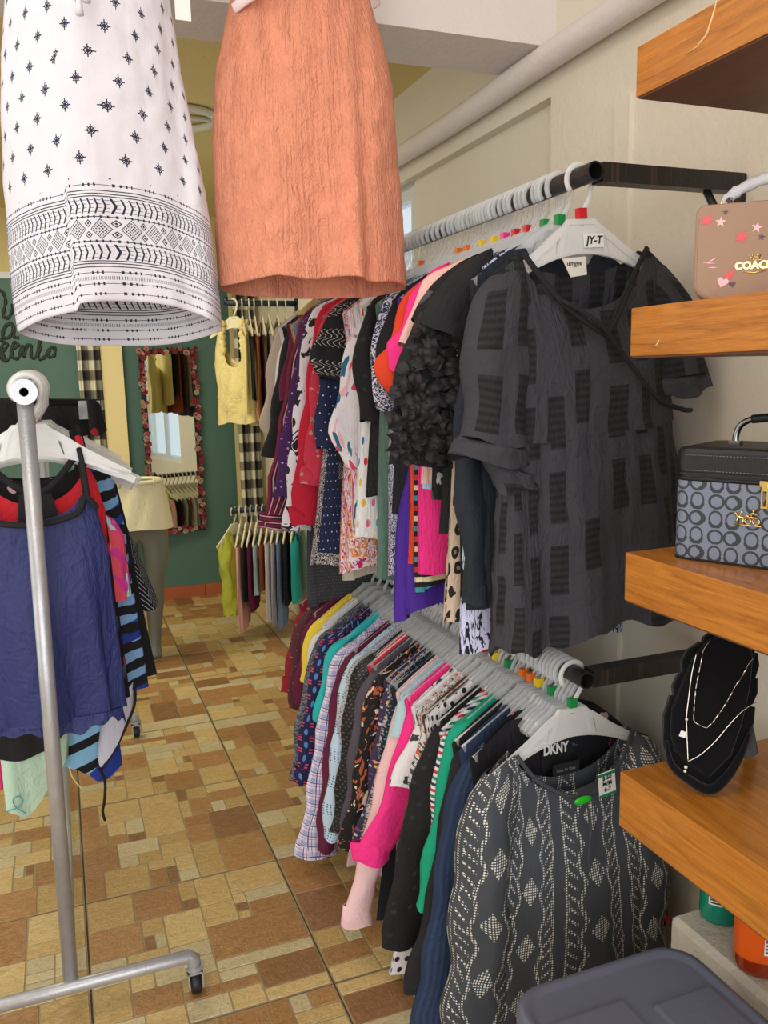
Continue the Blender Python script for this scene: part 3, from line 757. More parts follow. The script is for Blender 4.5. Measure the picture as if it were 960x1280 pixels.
# ---- lower rail, front to back ------------------------------------------------
GL = 'tops hung on the lower wall rail'
def Lw(*a, **k): k.setdefault('group', GL); k['body_kw'] = dict({'neckw': .072, 'nz_': -.106}, **k.get('body_kw', {})); k.setdefault('hgroup', 'clear hangers on the lower rail'); return garment(*a, **k)
dk = Lw('blouse', 'blouse', 'black blouse with pink flowers and white-lettered neck label, behind the dotted grey blouse', 1.555, FAB['dkfloral'], RZL,
  [(607, 985), (592, 1020), (590, 1100), (590, 1180)], hem=.2, hw=.23, w=(.10, .09), mark='green', body_kw=dict(front=.02, back=.0, neckw=.10), right=[(-.207, -.20), (-.29, -.4), (-.345, -.72)])
Lw('blouse', 'blouse', 'navy blue finely striped long-sleeved blouse next to the dotted grey blouse', 1.61, FAB['navy'], RZL,
  [(612, 925), (578, 955), (556, 1020), (538, 1130), (515, 1290)], hem=.13, w=(.11, .13), mark='yellow', sl_kw=dict(thick=.03, foldamp=.009))
Lw('blouse', 'blouse', 'plain black long-sleeved top between navy and emerald tops', 1.645, FAB['black'], RZL, [(600, 915), (566, 945), (550, 1020), (530, 1130), (502, 1240)], hem=.15, w=(.09, .08), mark='orange')
Lw('sweater', 'sweater', 'emerald green long-sleeved top', 1.68, FAB['green'], RZL, [(600, 893), (562, 912), (550, 960), (534, 1050), (518, 1132)], hem=.3, w=(.085, .05), mark='orange')
Lw('blouse', 'blouse', 'white top with thin navy, red and green stripes behind emerald top', 1.715, FAB['multistripe'], RZL, [(585, 900), (552, 920), (540, 980), (533, 1050)], hem=.3)
Lw('sweater', 'sweater', 'black textured lace sweater with long wide sleeve', 1.75, FAB['lace'], RZL, [(580, 893), (545, 908), (524, 950), (500, 1050), (474, 1185)], hem=.22, w=(.11, .12), mark='green')
Lw('dress', 'dress', 'white dress with dark spots, hem lowest near the floor', 1.80, FAB['whitedots'], RZL, None, hem=.02, hw=.315, body_kw=dict(foldamp=.015))
Lw('blouse', 'blouse', 'chocolate brown top hidden behind black lace sweater', 1.815, FAB['choc'], RZL, [(575, 873), (548, 890), (525, 960), (505, 1030)], hem=.3, mark='yellow')
Lw('blouse', 'blouse', 'white lattice-print blouse with orange flowers', 1.85, FAB['lattice'], RZL, [(565, 868), (535, 888), (520, 930), (512, 985)], hem=.3, w=(.07, .08))
Lw('blouse', 'blouse', 'white blouse with black flowers and three-quarter sleeve', 1.885, FAB['whiteblooms'], RZL, [(558, 858), (530, 885), (512, 925), (498, 955), (487, 982)], hem=.25, w=(.085, .08), mark='red')
Lw('shirt', 'shirt', 'hot pink shirt with rolled-up cuff on the lower rail', 1.93, FAB['hotpink'], RZL, [(545, 858), (512, 885), (492, 950), (466, 1025), (440, 1072)], hem=.28, w=(.11, .10), cuff='hotpink', collar='hotpink', mark='pink')
Lw('blouse', 'shirt', 'pale pink shirt with long cuff reaching low under the hot pink shirt', 1.99, FAB['palepink'], RZL, [(530, 850), (498, 880), (476, 960), (450, 1070), (430, 1150)], hem=.22, w=(.08, .065), cuff='palepink', sl_kw=dict(thick=.03))
Lw('blouse', 'blouse', 'light aqua top right behind hot pink shirt', 1.965, FAB['lightblue'], RZL, [(538, 848), (506, 868), (494, 890), (488, 920)], hem=.3, collar='lightblue')
Lw('blouse', 'blouse', 'navy beaded blouse behind light aqua top', 2.03, FAB['beads'], RZL, [(522, 848), (492, 868), (480, 920), (474, 970)], hem=.3)
Lw('blouse', 'blouse', 'mauve and peach ditsy flower blouse', 2.08, FAB['multifloral'], RZL, [(512, 838), (482, 862), (468, 920), (456, 1000), (440, 1060)], hem=.2, w=(.07, .06))
Lw('jacket', 'jacket', 'grey and pink tweed cardigan behind the flower blouse', 2.05, FAB['tweed'], RZL, [(518, 842), (488, 872), (476, 930), (460, 1010), (448, 1050)], hem=.25, w=(.07, .06))
Lw('dress', 'dress', 'pale pink lace-trimmed dress hem at floor under maroon sweater', 2.22, FAB['palepink'], RZL, None, hem=.05, hw=.285, body_kw=dict(foldamp=.02, hemwave=.02))
Lw('dress', 'dress', 'dark navy dress hem hanging to the floor under pale pink cuff', 2.02, FAB['navyblack'], RZL, None, hem=.04, hw=.255)
Lw('blouse', 'blouse', 'black blouse with rust and cream animal print sleeve', 2.13, FAB['animal'], RZL, [(500, 828), (470, 848), (452, 900), (440, 980), (424, 1062)], hem=.2, w=(.08, .07))
Lw('blouse', 'blouse', 'plum grey plain top beside animal print blouse', 2.18, FAB['grey'], RZL, [(490, 826), (460, 846), (444, 890), (434, 980), (428, 1040)], hem=.2, w=(.07, .06))
Lw('blouse', 'top', 'bright red strappy top, only shoulder showing above plum grey top', 2.21, FAB['coral'], RZL, [(482, 826), (470, 834), (462, 842)], hem=.45, hw=.17, w=(.05, .05))
Lw('blouse', 'blouse', 'black sequin-dotted long-sleeved blouse', 2.24, FAB['sequin'], RZL, [(478, 816), (446, 832), (432, 880), (424, 960), (414, 1040)], hem=.2, w=(.08, .07))
Lw('blouse', 'blouse', 'pale grey crochet top beside perforated light blue top', 2.28, FAB['crochet'], RZL, [(468, 816), (438, 834), (426, 880), (422, 930)], hem=.25)
Lw('blouse', 'blouse', 'light blue top with perforated stripes down its sleeve', 2.31, FAB['perf'], RZL, [(462, 814), (434, 830), (420, 890), (408, 980), (402, 1048)], hem=.2, w=(.08, .07))
Lw('blouse', 'sweater', 'maroon long-sleeved sweater next to lilac plaid shirt', 2.35, FAB['maroon'], RZL, [(455, 812), (428, 828), (414, 880), (403, 970), (395, 1064)], hem=.15, w=(.08, .065))
Lw('blouse', 'shirt', 'white and lilac plaid shirt with long cuff', 2.40, FAB['plaid'], RZL, [(448, 802), (420, 818), (404, 870), (386, 970), (372, 1065)], hem=.1, w=(.10, .12), cuff='plaid', sl_kw=dict(thick=.03, endslope=-.3))
Lw('blouse', 'blouse', 'turquoise top, thin edge behind plaid shirt', 2.46, FAB['teal'], RZL, [(438, 796), (412, 812), (398, 860), (392, 900)], hem=.2, w=(.06, .06))
Lw('blouse', 'blouse', 'navy blouse with pink and blue flower motifs', 2.53, FAB['navyflower'], RZL, [(430, 786), (402, 800), (388, 850), (376, 920), (368, 975)], hem=.2, w=(.10, .09), cuff='navyflower')
Lw('blouse', 'blouse', 'smoke grey lace blouse behind navy flowered blouse', 2.60, FAB['greylace'], RZL, [(420, 784), (396, 800), (382, 850), (368, 920), (364, 975)], hem=.2, w=(.08, .07))
Lw('blouse', 'blouse', 'cream white thin top beside yellow top', 2.66, FAB['white'], RZL, [(414, 780), (392, 798), (382, 840), (380, 850)], hem=.3, w=(.07, .07))
Lw('blouse', 'top', 'lemon yellow top on the lower rail', 2.72, FAB['yellow'], RZL, [(410, 768), (388, 784), (378, 820), (374, 850)], hem=.3, w=(.08, .07))
Lw('blouse', 'blouse', 'magenta burgundy top behind yellow top', 2.79, FAB['burgundy'], RZL, [(402, 766), (382, 784), (372, 830), (366, 880)], hem=.2, w=(.08, .08))
Lw('blouse', 'blouse', 'sheer brown speckled blouse near far end of lower rail', 2.87, FAB['ombre'], RZL, [(395, 758), (374, 772), (364, 810), (360, 885)], hem=.2, w=(.09, .08))
Lw('blouse', 'shirt', 'dark red shirt, last on the lower rail, with buttoned cuff', 2.95, FAB['darkred'], RZL, [(388, 756), (368, 775), (359, 820), (354, 860)], hem=.3, w=(.08, .08), cuff='darkred')
# extra hangers crowding both rails (their narrow tops are hidden)
er = random.Random(8)
for Y in [1.573, 1.655, 1.70, 1.745, 1.80, 1.835, 1.865, 1.90, 1.945, 1.985, 2.04, 2.105, 2.17, 2.225, 2.27]:
    hanger((RX, Y, RZU), er.uniform(-.08, .08), 'clear plastic hanger crowded among the tops on the upper wall rail', 'spare hangers on the upper rail', 'small', None)
for Y in [1.495, 1.51, 1.525, 1.54, 1.575, 1.59, 1.63, 1.70, 1.735, 1.78, 1.91, 1.95, 2.01, 2.065, 2.11, 2.16, 2.20, 2.26, 2.33, 2.375, 2.43, 2.5]:
    hanger((RX, Y, RZL), er.uniform(-.08, .08), 'clear plastic hanger crowded among the tops on the lower wall rail', 'spare hangers on the lower rail', 'small', None)

# ------------------------------------------------------------------ black checked blouse (front of the upper rail)
def ribbonpath(name, pts, m, parent, r=.004, flat=.5, n=6, k=40):
    return tube(name, smooth_path([tuple(p) for p in pts], k), r, m, parent, n=n, flat=flat)
YH = 1.475
hb = tag(empty('blouse', (RX, YH, RZU), rz=.05, ry=-.07), 'black blouse with woven dark rectangles and frilled sleeves, frontmost on the upper rail', 'blouse')
mh = fab('hero', S(54, 54, 60), pattern=p_patch(S(12, 12, 14), .074, .150), bump=.010)
mht = fab('herotrim', S(22, 22, 25), bump=.002)
body(hb, mh, 77, hem=-.50, hw=.225, tipx=.212, tipz=-.178, neckw=.150, nz_=-.138, front=.115, back=.045, thick=.045, foldamp=.010, nu=96, nv=46, hemwave=.003, t0=.016, crumple=.004, name='bodice', armx=.2)
# shirred skirt part below the seam
def peplum(parent, m, z0, z1, w0, w1, th, seed, name, nu=160, nv=34, amp=.018):
    fo = folds(seed); rows = []; uvs = []
    for j in range(nv+1):
        t = j/nv; row = []; uvr = []
        for k in range(nu+1):
            a = 2*PI*k/nu; sx = math.copysign(abs(math.cos(a))**.85, math.cos(a)); hw = lerp(w0, w1, t**.8)
            x = hw*sx; z = lerp(z0, z1, t)+.010*math.sin(a*5+seed)*t + .006*math.sin(a*17)*t
            g_ = math.sin(x*44+1.6*math.sin(x*9+seed))*amp*(.25+.75*t) + math.sin(x*130+t*2)*.0028*(1-t*.5)
            y = lerp(th*.8, th, t)*math.sin(a)+g_
            n3 = noise.noise_vector(Vector((x*22, y*10+seed, z*20))); x += n3.x*.005; y += n3.y*.005
            row.append((x, y, z)); uvr.append((.225*(a-1.5*PI)*1.15, -z))
        rows.append(row); uvs.append(uvr)
    return loft(name, rows, m, parent, uvs)
peplum(hb, mh, -.495, -.925, .218, .262, .05, 3, 'skirt_panel')
for s in (-1, 1):
    ct = [(-.212, -.178), (-.262, -.225), (-.285, -.33), (-.296, -.43), (-.300, -.475)] if s < 0 else [(-.212, -.178), (-.268, -.25), (-.285, -.33), (-.292, -.37), (-.300, -.40)]
    sleeve(hb, mh, 31+s, ct, .135, .135, thick=.05, foldamp=.009, nu=44, nv=30, side=s, slope=.3, endslope=-.28 if s < 0 else -.1, crumple=.006, hemwave=.006)
    e = ct[-1]
    fr = [(e[0]-.004, e[1]+.006), (e[0]-.016, e[1]-.012), (e[0]-.022, e[1]-.034)]
    c_ = sleeve(hb, mh, 41+s, fr, .155, .165, thick=.055, foldamp=.012, nu=60, nv=8, side=s, slope=-.25 if s < 0 else -.05, endslope=-.28 if s < 0 else -.1, name='frill', t_start=.14, crumple=.010, hemwave=.010)
# inner sleeve lining ruffle under the left cuff
sleeve(hb, mh, 55, [(-.262, -.52), (-.258, -.545), (-.235, -.585)], .13, .10, thick=.04, foldamp=.014, nu=44, nv=10, slope=-.45, endslope=-.2, name='frill', t_start=.12, crumple=.012, hemwave=.01)
# neckline binding and ties
nb = []
for k in range(31):
    x = lerp(-.150, .150, k/30); q = 1-(x/.150)**2; nb.append((x, -.050-.012*q, -.138-.05*(q**.6)-.0))
V1 = [(-.150, -.016, -.140), (-.085, -.040, -.235), (-.008, -.060, -.300), (.012, -.060, -.296), (.075, -.045, -.215), (.150, -.016, -.140)]
ribbonpath('neck_binding', V1, mht, hb, .0065, .6)
ribbonpath('tie_cord', [(-.085, -.045, -.235), (-.02, -.072, -.285), (.04, -.078, -.36), (.11, -.080, -.44), (.175, -.078, -.470), (.222, -.055, -.478)], mht, hb, .005, .8)
ribbonpath('tie_cord', [(.082, -.045, -.215), (.03, -.068, -.27), (.0, -.072, -.305), (.008, -.072, -.315)], mht, hb, .005, .8)
# open neckline facing: dark V inset showing the inside back
lab = newmesh('neck_label', *prism([(-.034, -.178), (.034, -.175), (.036, -.218), (-.012, -.222)][::-1], -.036, -.0345), mat('ivory_label', S(226, 220, 206), .6), hb)
lab.location = (-.050, -.004, -.014); lab.scale = (.8, 1, .8)
tx = text_mesh('umgee', .017, mht, lab, .0004); tx.location = (0, -.0367, -.190); tx.rotation_euler = (PI/2, 0, 0)
hh = hanger((RX, YH, RZU), .05, 'clear plastic hanger with handwritten white sticker holding the checked black blouse', 'clear hangers on the upper rail', 'milkyc', 'red', ry=-.07) if False else None
PROTO['milky'] = make_hanger(M['milky'])
hh = PROTO['milky']; hh.location = (RX, YH, RZU); hh.rotation_euler = (0, -.07, .05); hh['_mk'] = 'red'
tag(hh, 'milky clear hanger with handwritten white sticker, holding the checked black blouse', 'hanger', 'clear hangers on the upper rail')
M['paper'] = mat('white_paper', S(240, 238, 232), .6); M['ink'] = mat('black_ink', S(24, 24, 26), .6)
hg_copy = copy_tree(hh)
st = newmesh('sticker', *boxd((-.0, -.0072, -.134), (.048, -.0060, -.107)), M['paper'], hh)
tx = text_mesh('JY-T', .021, M['ink'], st, .0003, shear=.2, bold=.0006); tx.location = (.024, -.0077, -.1205); tx.rotation_euler = (PI/2, 0, 0)

# ------------------------------------------------------------------ grey dotted blouse (front of the lower rail)
YG = 1.475
gb = tag(empty('blouse', (RX, YG, RZL), rz=.04), 'dark grey blouse with white dotted zigzag pattern and price sticker, frontmost on the lower rail', 'blouse')
mg = fab('dotchain', S(66, 70, 76), pattern=p_dotchain(S(226, 224, 214)), bump=.002, bscale=40)
body(gb, mg, 21, hem=-.86, hw=.30, tipx=.215, tipz=-.190, neckw=.150, nz_=-.150, front=.112, back=.092, thick=.055, foldamp=.016, nu=120, nv=56, t0=.016, crumple=.003, armx=.205)
sleeve(gb, mg, 61, [(-.212, -.186), (-.262, -.25), (-.285, -.40), (-.300, -.56), (-.325, -.75)], .13, .15, thick=.05, foldamp=.012, nu=44, nv=40, crumple=.003)
sleeve(gb, mg, 62, [(-.212, -.186), (-.250, -.25), (-.265, -.40), (-.270, -.56), (-.275, -.70)], .12, .13, thick=.05, foldamp=.012, nu=44, nv=40, crumple=.003, side=1)
mgp = fab('greyplain', S(58, 62, 68))
V1 = [(-.150, -.018, -.152), (-.11, -.035, -.208), (-.05, -.050, -.247), (0, -.057, -.258), (.05, -.050, -.247), (.11, -.035, -.208), (.150, -.018, -.152)]
ribbonpath('neck_binding', V1, mgp, gb, .005, .6)
for dx_, l_ in ((-.006, .15), (.008, .17)):
    ribbonpath('tie_cord', [(dx_, -.060, -.256), (dx_*1.5, -.085, -.31), (dx_*2.5, -.088, -.256-l_*.7), (dx_*2, -.086, -.256-l_)], mgp, gb, .0028, 1)
hg = hg_copy; hg.location = (RX, YG, RZL); hg.rotation_euler = (0, 0, .04); hg['_mk'] = 'green'
tag(hg, 'milky clear hanger holding the grey dotted blouse, frontmost on the lower rail', 'hanger', 'clear hangers on the lower rail')
stg = newmesh('price_sticker', *boxd((.020, -.047, -.232), (.064, -.0458, -.176)), M['paper'], gb); stg.rotation_euler = (0, -.1, 0); stg.location = (-.012, -.014, -.040)
M['dgreen'] = mat('green_print', S(0, 130, 90), .5)
newmesh('stripe', *boxd((.020, -.0476, -.184), (.064, -.047, -.178)), M['dgreen'], stg); newmesh('stripe', *boxd((.020, -.0476, -.232), (.064, -.047, -.226)), M['dgreen'], stg)
tx = text_mesh('$ 50\nM/M\n6-7', .0135, M['ink'], stg, .0002, bold=.0004); tx.location = (.042, -.0477, -.203); tx.rotation_euler = (PI/2, 0, 0)
bl_ = newmesh('neck_label', *boxd((-.034, .018, -.252), (.036, .019, -.214)), mht, gb)
tx = text_mesh('One O One', .010, mat('grey_thread', S(120, 120, 124), .7), bl_, .0003); tx.location = (0, .0174, -.23); tx.rotation_euler = (PI/2, 0, 0)
M['gclip'] = mat('bright_green_plastic', S(40, 190, 40), .3)
vs, fs = lathe([(.001, 0), (.017, .001), (.023, .004), (.017, .007), (.001, .008)], 20, 1, .42)
gt = newmesh('security_tag', vs, fs, M['gclip'], gb, smooth=True); gt.location = (-.022, -.070, -.254); gt.rotation_euler = (PI/2, 0, 0)
nl = newmesh('neck_label', *boxd((-.040, -.0205, -.246), (.040, -.019, -.168)), mht, dk); nl.location = (.0, -.004, .0)
tx = text_mesh('DKNY', .027, M['paper'], nl, .0004, bold=.0008); tx.scale = (.85, 1.25, 1); tx.location = (-.004, -.0215, -.197); tx.rotation_euler = (PI/2, 0, 0)

# ------------------------------------------------------------------ the two dresses hanging in front
drail = tag(empty('clothes_rail', (-.45, 2.0, 2.82)), 'steel rail near the ceiling carrying the white and orange dresses', 'rail')
M['steel'] = mat('galvanised_steel', S(186, 187, 190), .36, .5, pattern=p_vary(.18, 30), coords='Object', bump=.0006, bscale=200)
tube('rod', [(0, 0, 0), (1.8, 0, 0)], .016, M['steel'], drail, n=12)
for x in (.05, 1.7): tube('drop_rod', [(x, 0, .0), (x, 0, .19)], .008, M['steel'], drail)
def hdress(kind, label, x0, Y, z0, prof, m, seed, front, back, thick, cat='dress', nu=150, nv=120, amp=.02, crump=.004, tilt=.0, vref=0, fl=None, solid=.0015, stretch=1.0):
    """prof: (z, left x, right x) relative to the empty, top to bottom; front/back hem z offset; straps at the top"""
    g = tag(empty(kind, (x0, Y, z0)), label, cat)
    prof = sorted(prof, key=lambda p: -p[0]); rows = []; uvs = []; ztop = prof[0][0]; zb = prof[-1][0]; fo = folds(seed)
    def lr(z):
        for a, b in zip(prof, prof[1:]):
            if z >= b[0]:
                t = (a[0]-z)/(a[0]-b[0]); return lerp(a[1], b[1], t), lerp(a[2], b[2], t)
        return prof[-1][1], prof[-1][2]
    for j in range(nv+1):
        t = j/nv; row = []; uvr = []
        for k in range(nu+1):
            a = 2*PI*k/nu; cs, sn = math.cos(a), math.sin(a); sx = math.copysign(abs(cs)**.82, cs)
            off = (front(sx) if sn < 0 else back(sx))*(1-abs(abs(sx))**4) + (front(sx)+back(sx))/2*abs(sx)**4
            z = lerp(ztop, zb+off, t)
            L, R = lr(lerp(ztop, zb, t)); hw = (R-L)/2; cx = (R+L)/2
            x = cx+hw*sx
            f = fl(x, z, t, sn) if fl else amp*fo(x*.8, z)*(.2+.8*t)
            y = lerp(thick*.6, thick, t)*sn + f
            if crump:
                p = Vector((x*26, sn*3+seed, z*22)); n3 = noise.noise_vector(p); p2 = Vector((x*60, sn*2+seed, z*40)); n4 = noise.noise(p2)
                r_ = noise.noise(Vector((x*14, seed, z*9)))
                x += n3.x*crump*.5; y += n3.y*crump*1.4 + n4*crump*.7 + (abs(r_)*-2+1)*crump
            row.append((x, y, z)); uvr.append((.235*(a-1.5*PI)*stretch, z-zb-off))
        rows.append(row); uvs.append(uvr)
    o = loft('skirt', rows, m, g, uvs)
    if solid: md = o.modifiers.new('s', 'SOLIDIFY'); md.thickness = solid
    return g
mor = fab('coralcrinkle', S(236, 154, 122), bump=.012, pattern=p_vary(.06, 8),
    bfn=lambda nt, u, v, z, s: (nz(nt, vec(nt, u*1.5, v*.8), 26, 4, .65, 1.0)-.5).abs()*-1.0 + (nz(nt, vec(nt, u*1.6, v*.8), 60, 3, .6, .6)-.5).abs()*-.6 + nz(nt, vec(nt, u*150, v*7), 1, 3)*.55)
YO = 1.92
def PX(u, v, Y, o): p = aY(u, v, Y); return p.x-o[0], p.z-o[2]
oo = (.57, YO, 2.62)
pf = []
for (v, l, r) in ((-30, 292, 458), (0, 291, 464), (45, 281, 478), (100, 269, 490), (180, 266, 497), (250, 268, 503), (300, 270, 505), (352, 274, 508)):
    a = PX(l, v, YO, oo); b = PX(r, v, YO, oo); pf.append(((a[1]+b[1])/2, a[0], b[0]))
def ofl(x, z, t, sn): return .010*math.sin(x*34+1.2*math.sin(z*6))*(.3+.7*t)+(.022*math.exp(-((x-.10)/.035)**2)*math.sin((x-.10)*70) if sn < 0 else 0)*t + .0035*math.sin(x*120)*max(0, 1-t*1.6)
od = hdress('dress', 'coral orange crinkled dress with white crocheted waist band, hanging front centre', oo[0], YO, oo[2], pf, mor, 3,
            lambda s: .004*math.sin(s*9), lambda s: -.030, .085, fl=ofl, crump=.0042, nu=190, nv=150)
# bodice above the frame
zt = pf[0][0]
body(od, mor, 9, hem=zt-.005, hw=(pf[0][2]-pf[0][1])/2, cx=(pf[0][2]+pf[0][1])/2, tipx=.15, tipz=.10, neckw=.09, nz_=.12, front=.12, back=.06, thick=.055, nu=44, nv=14, waist=.0, name='bodice', armx=.16)
mcr = fab('crochetband', S(236, 214, 214), pattern=p_blotch([S(214, 150, 128)], 160, .56, 2), bump=.003, bscale=200)
c0 = (pf[0][2]+pf[0][1])/2
bandpts = [tuple((PX(u, v, YO, oo)[0], y_, PX(u, v, YO, oo)[1])) for u, v, y_ in ((290, 16, -.02), (300, 12, -.05), (315, 6, -.07), (330, -3, -.082), (350, -14, -.088))]
tube('crochet_trim', smooth_path(bandpts, 24), .011, mcr, od, n=8, flat=.35)
bandpts = [tuple((PX(u, v, YO, oo)[0], y_, PX(u, v, YO, oo)[1])) for u, v, y_ in ((467, 12, -.02), (460, 2, -.045), (450, -8, -.06), (435, -16, -.075))]
tube('crochet_trim', smooth_path(bandpts, 20), .011, mcr, od, n=8, flat=.35)
hanger((oo[0]+c0, YO+.02, 2.838), 0, 'clear hanger near ceiling carrying the coral orange dress', None, 'clear')

# white printed dress
def p_border(nt, u, v, z, s, base):
    ink = S(32, 36, 62)
    # star motifs in staggered rows
    ph, pv_ = .076, .050
    row = (v/pv_).fl(); uu = u/ph + row.m('MODULO', 2.0)*.5 + row*.13
    a = (uu.fr()-.5).abs()*ph; b = ((v/pv_).fr()-.5).abs()*pv_
    dd = a+b; r2 = (a*a+b*b).m('SQRT')
    star = (dd < .0098).mn((dd > .0072).mx(dd < .0050)).mx((a.mn(b) < .0012) * (r2 < .0128)).mx(((a-b).abs() < .0013) * (r2 < .0098))
    star = star*(v > .235)
    v = v/1.22; u = u/1.15
    def line(c, w_): return ((v-c).abs() < w_)
    def zig(c, h, per):        # braided band
        q = (v-c)/h
        aa = ((u/per+q.abs()*.8).fr() < .26); sepr = (q.abs() < .07).mx((((u/per*1.0)+q*.0).fr() < .0))
        inn = (q.abs() < .5)
        k = aa.mx(((((q*4.0).fr()-.5).abs()) < .07).mn(((u/per).fr() < .6)))
        return k.mn(inn)
    k = star
    k = k.mx(zig(.150, .024, .0115)).mx(zig(.078, .024, .0115))
    # diamonds
    P = .040; mu = ((u/P).fr()-.5).abs()*P; mv = (v-.114).abs(); d = mu+mv
    k = k.mx(((d-.0155).abs() < .0009)).mx((d < .0132).mn((((u+v)/.0052).fr() > .38)).mn((((u-v)/.0052).fr() > .38)))
    mu2 = ((u/P+.5).fr()-.5).abs()*P; mv2 = ((v-.114).abs()-.009).abs(); d2 = mu2+mv2
    k = k.mx((d2 < .0062).mn((d2 < .0022).mx(d2 > .0040)))
    for c in (.133, .095): # dotted rules
        k = k.mx(line(c, .0007)).mx(line(c-.0*c, .0022).mn((u/.010).fr() < .28))
    for c in (.165, .169, .174, .064, .060, .055): k = k.mx(line(c, .0008))
    for c in (.183, .046, .028, .012):
        k = k.mx(line(c, .0005)).mx(line(c, .0024).mn((u/.0085).fr() < .36).mn((u/.045).fr() < .62))
    k = k.mx(line(.037, .0028).mn((u/.0028).fr() < .3))
    return mixc(nt, k, base, ink)
mwd = fab('borderprint', S(222, 219, 226), pattern=p_border, bump=.0012, bscale=60)
YWd = 1.92; ow = (.14, YWd, 2.62)
pf = []
for (v, l, r) in ((-60, 10, 205), (0, 8, 214), (80, 2, 226), (150, 1, 238), (230, 4, 254), (300, 9, 264), (360, 14, 270), (412, 22, 275)):
    a = PX(l, v, YWd, ow); b = PX(r, v, YWd, ow); pf.append(((a[1]+b[1])/2, a[0], b[0]))
def wfl(x, z, t, sn):
    s = .014*math.sin(x*19+.8*math.sin(z*4))*(.25+.75*t)
    if sn < 0: s += (.034/(1+math.exp(-(x+.085)*-90))-.0)*t*-.0 + .03*math.tanh((x+.105)*60)*-.5*t + .008*math.sin(x*60)*math.exp(-((x-.16)/.05)**2)
    return s
wd = hdress('dress', 'white dress with navy star motifs and geometric border hem, hanging front left', ow[0], YWd, ow[2], pf, mwd, 6,
            lambda s: .020+.030*max(0, 1-abs(s)**2)*(1 if s > -.45 else .45), lambda s: -.030, .10, fl=wfl, crump=.0028, nu=170, nv=110)
body(wd, mwd, 19, hem=pf[0][0]-.005, hw=(pf[0][2]-pf[0][1])/2, cx=(pf[0][2]+pf[0][1])/2, tipx=.16, tipz=.10, neckw=.08, nz_=.12, front=.10, back=.03, thick=.06, nu=44, nv=14, name='bodice', armx=.15)
for (u0, v0, u1, v1) in ((97, -30, 96, 30), (108, -30, 104, 15)):
    a = PX(u0, v0, YWd, ow); b = PX(u1, v1, YWd, ow)
    tube('tie_cord', [(a[0], -.115, a[1]), (b[0], -.125, b[1])], .0028, mwd, wd)
    tube('tassel', [(b[0], -.125, b[1]), (b[0], -.127, b[1]-.03)], [.005, .008], mwd, wd)
a = PX(226, 5, YWd, ow)
o = newmesh('hang_tag', *boxd((a[0]-.014, -.01, a[1]-.035), (a[0]+.018, -.008, a[1]+.05)), M['paper'], wd); o.rotation_euler = (0, 0, 0)
hanger((ow[0]+(pf[0][2]+pf[0][1])/2, YWd+.02, 2.838), 0, 'clear hanger near ceiling carrying the white printed dress', None, 'clear')
for o in [drail]: o.location.y = YWd+.02; o.location.z = 2.838

# ------------------------------------------------------------------ thick wooden shelves at right
def p_wood(c2, c3):
    def f(nt, u, v, z, s, base):
        g = nz(nt, vec(nt, u*9, v*1.0, z*14), 5, 5, .6, .8); g2 = nz(nt, vec(nt, u*60, v*2.0, z*120), 6, 3, .6)
        return mixc(nt, ((g-.5)*2.4+.5)*.55+((g2-.5)*2.2+.5)*.45, c2, c3)
    return f
M['wood'] = mat('honey_oak', S(190, 120, 40), .34, pattern=p_wood(S(138, 76, 16), S(226, 148, 56)), coords='Object', coat=.25, bump=.0005, bscale=80)
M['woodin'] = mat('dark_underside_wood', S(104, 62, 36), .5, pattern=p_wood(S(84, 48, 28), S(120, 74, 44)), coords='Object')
M['scr'] = mat('scratched_bare_wood', S(232, 196, 140), .6)
SHX, SHY = .915, 1.205
SHZ = [(2.050, 1.975), (1.642, 1.562), (1.223, 1.136), (.811, .704)]
SHL = ['topmost thick honey oak shelf with long pale scratch', 'thick honey oak shelf carrying the tan handbag', 'thick honey oak shelf carrying the monogrammed vanity case', 'lowest thick honey oak shelf carrying the black necklace display']
def shelf(i):
    zt, zb = SHZ[i]; g = tag(empty('wooden_shelf', (SHX, SHY, zb)), SHL[i], 'shelf', None); h = zt-zb; L = 1.7; W = XW-SHX
    if i == 0: newmesh('board', *merge([boxd((0, -L, .02), (W, 0, h)), boxd((0, -L, 0), (.16, 0, .0201)), boxd((.16, -.15, 0), (W, 0, .0201))]), M['wood'], g)
    else:
        bm = bmesh.new(); box('', (0, -L, 0), (W, 0, h), None, bm=bm, bev=.0022); bm_obj('board', bm, M['wood'], g)
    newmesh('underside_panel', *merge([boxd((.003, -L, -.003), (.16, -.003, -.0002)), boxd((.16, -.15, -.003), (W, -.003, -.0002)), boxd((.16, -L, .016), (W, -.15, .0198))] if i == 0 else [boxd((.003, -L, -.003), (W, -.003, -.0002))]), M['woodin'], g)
    return g, h
for i in range(4):
    g, h = shelf(i)
    if i == 0:
        ps = [aX(u, v, SHX-.001) for u, v in ((896, 0), (891, 20), (884, 42), (872, 58), (858, 68))]
        tube('scratch', [p-Vector((SHX, SHY, SHZ[0][1])) for p in ps], [.0012, .0018, .0022, .0026, .001], M['scr'], g, n=6, flat=.5)
    if i == 1:
        ps = [aX(u, v, SHX-.001) for u, v in ((817, 433), (821, 431), (824, 425))]
        tube('scratch', [p-Vector((SHX, SHY, SHZ[1][1])) for p in ps], [.001, .0022, .001], M['scr'], g, n=6, flat=.5)

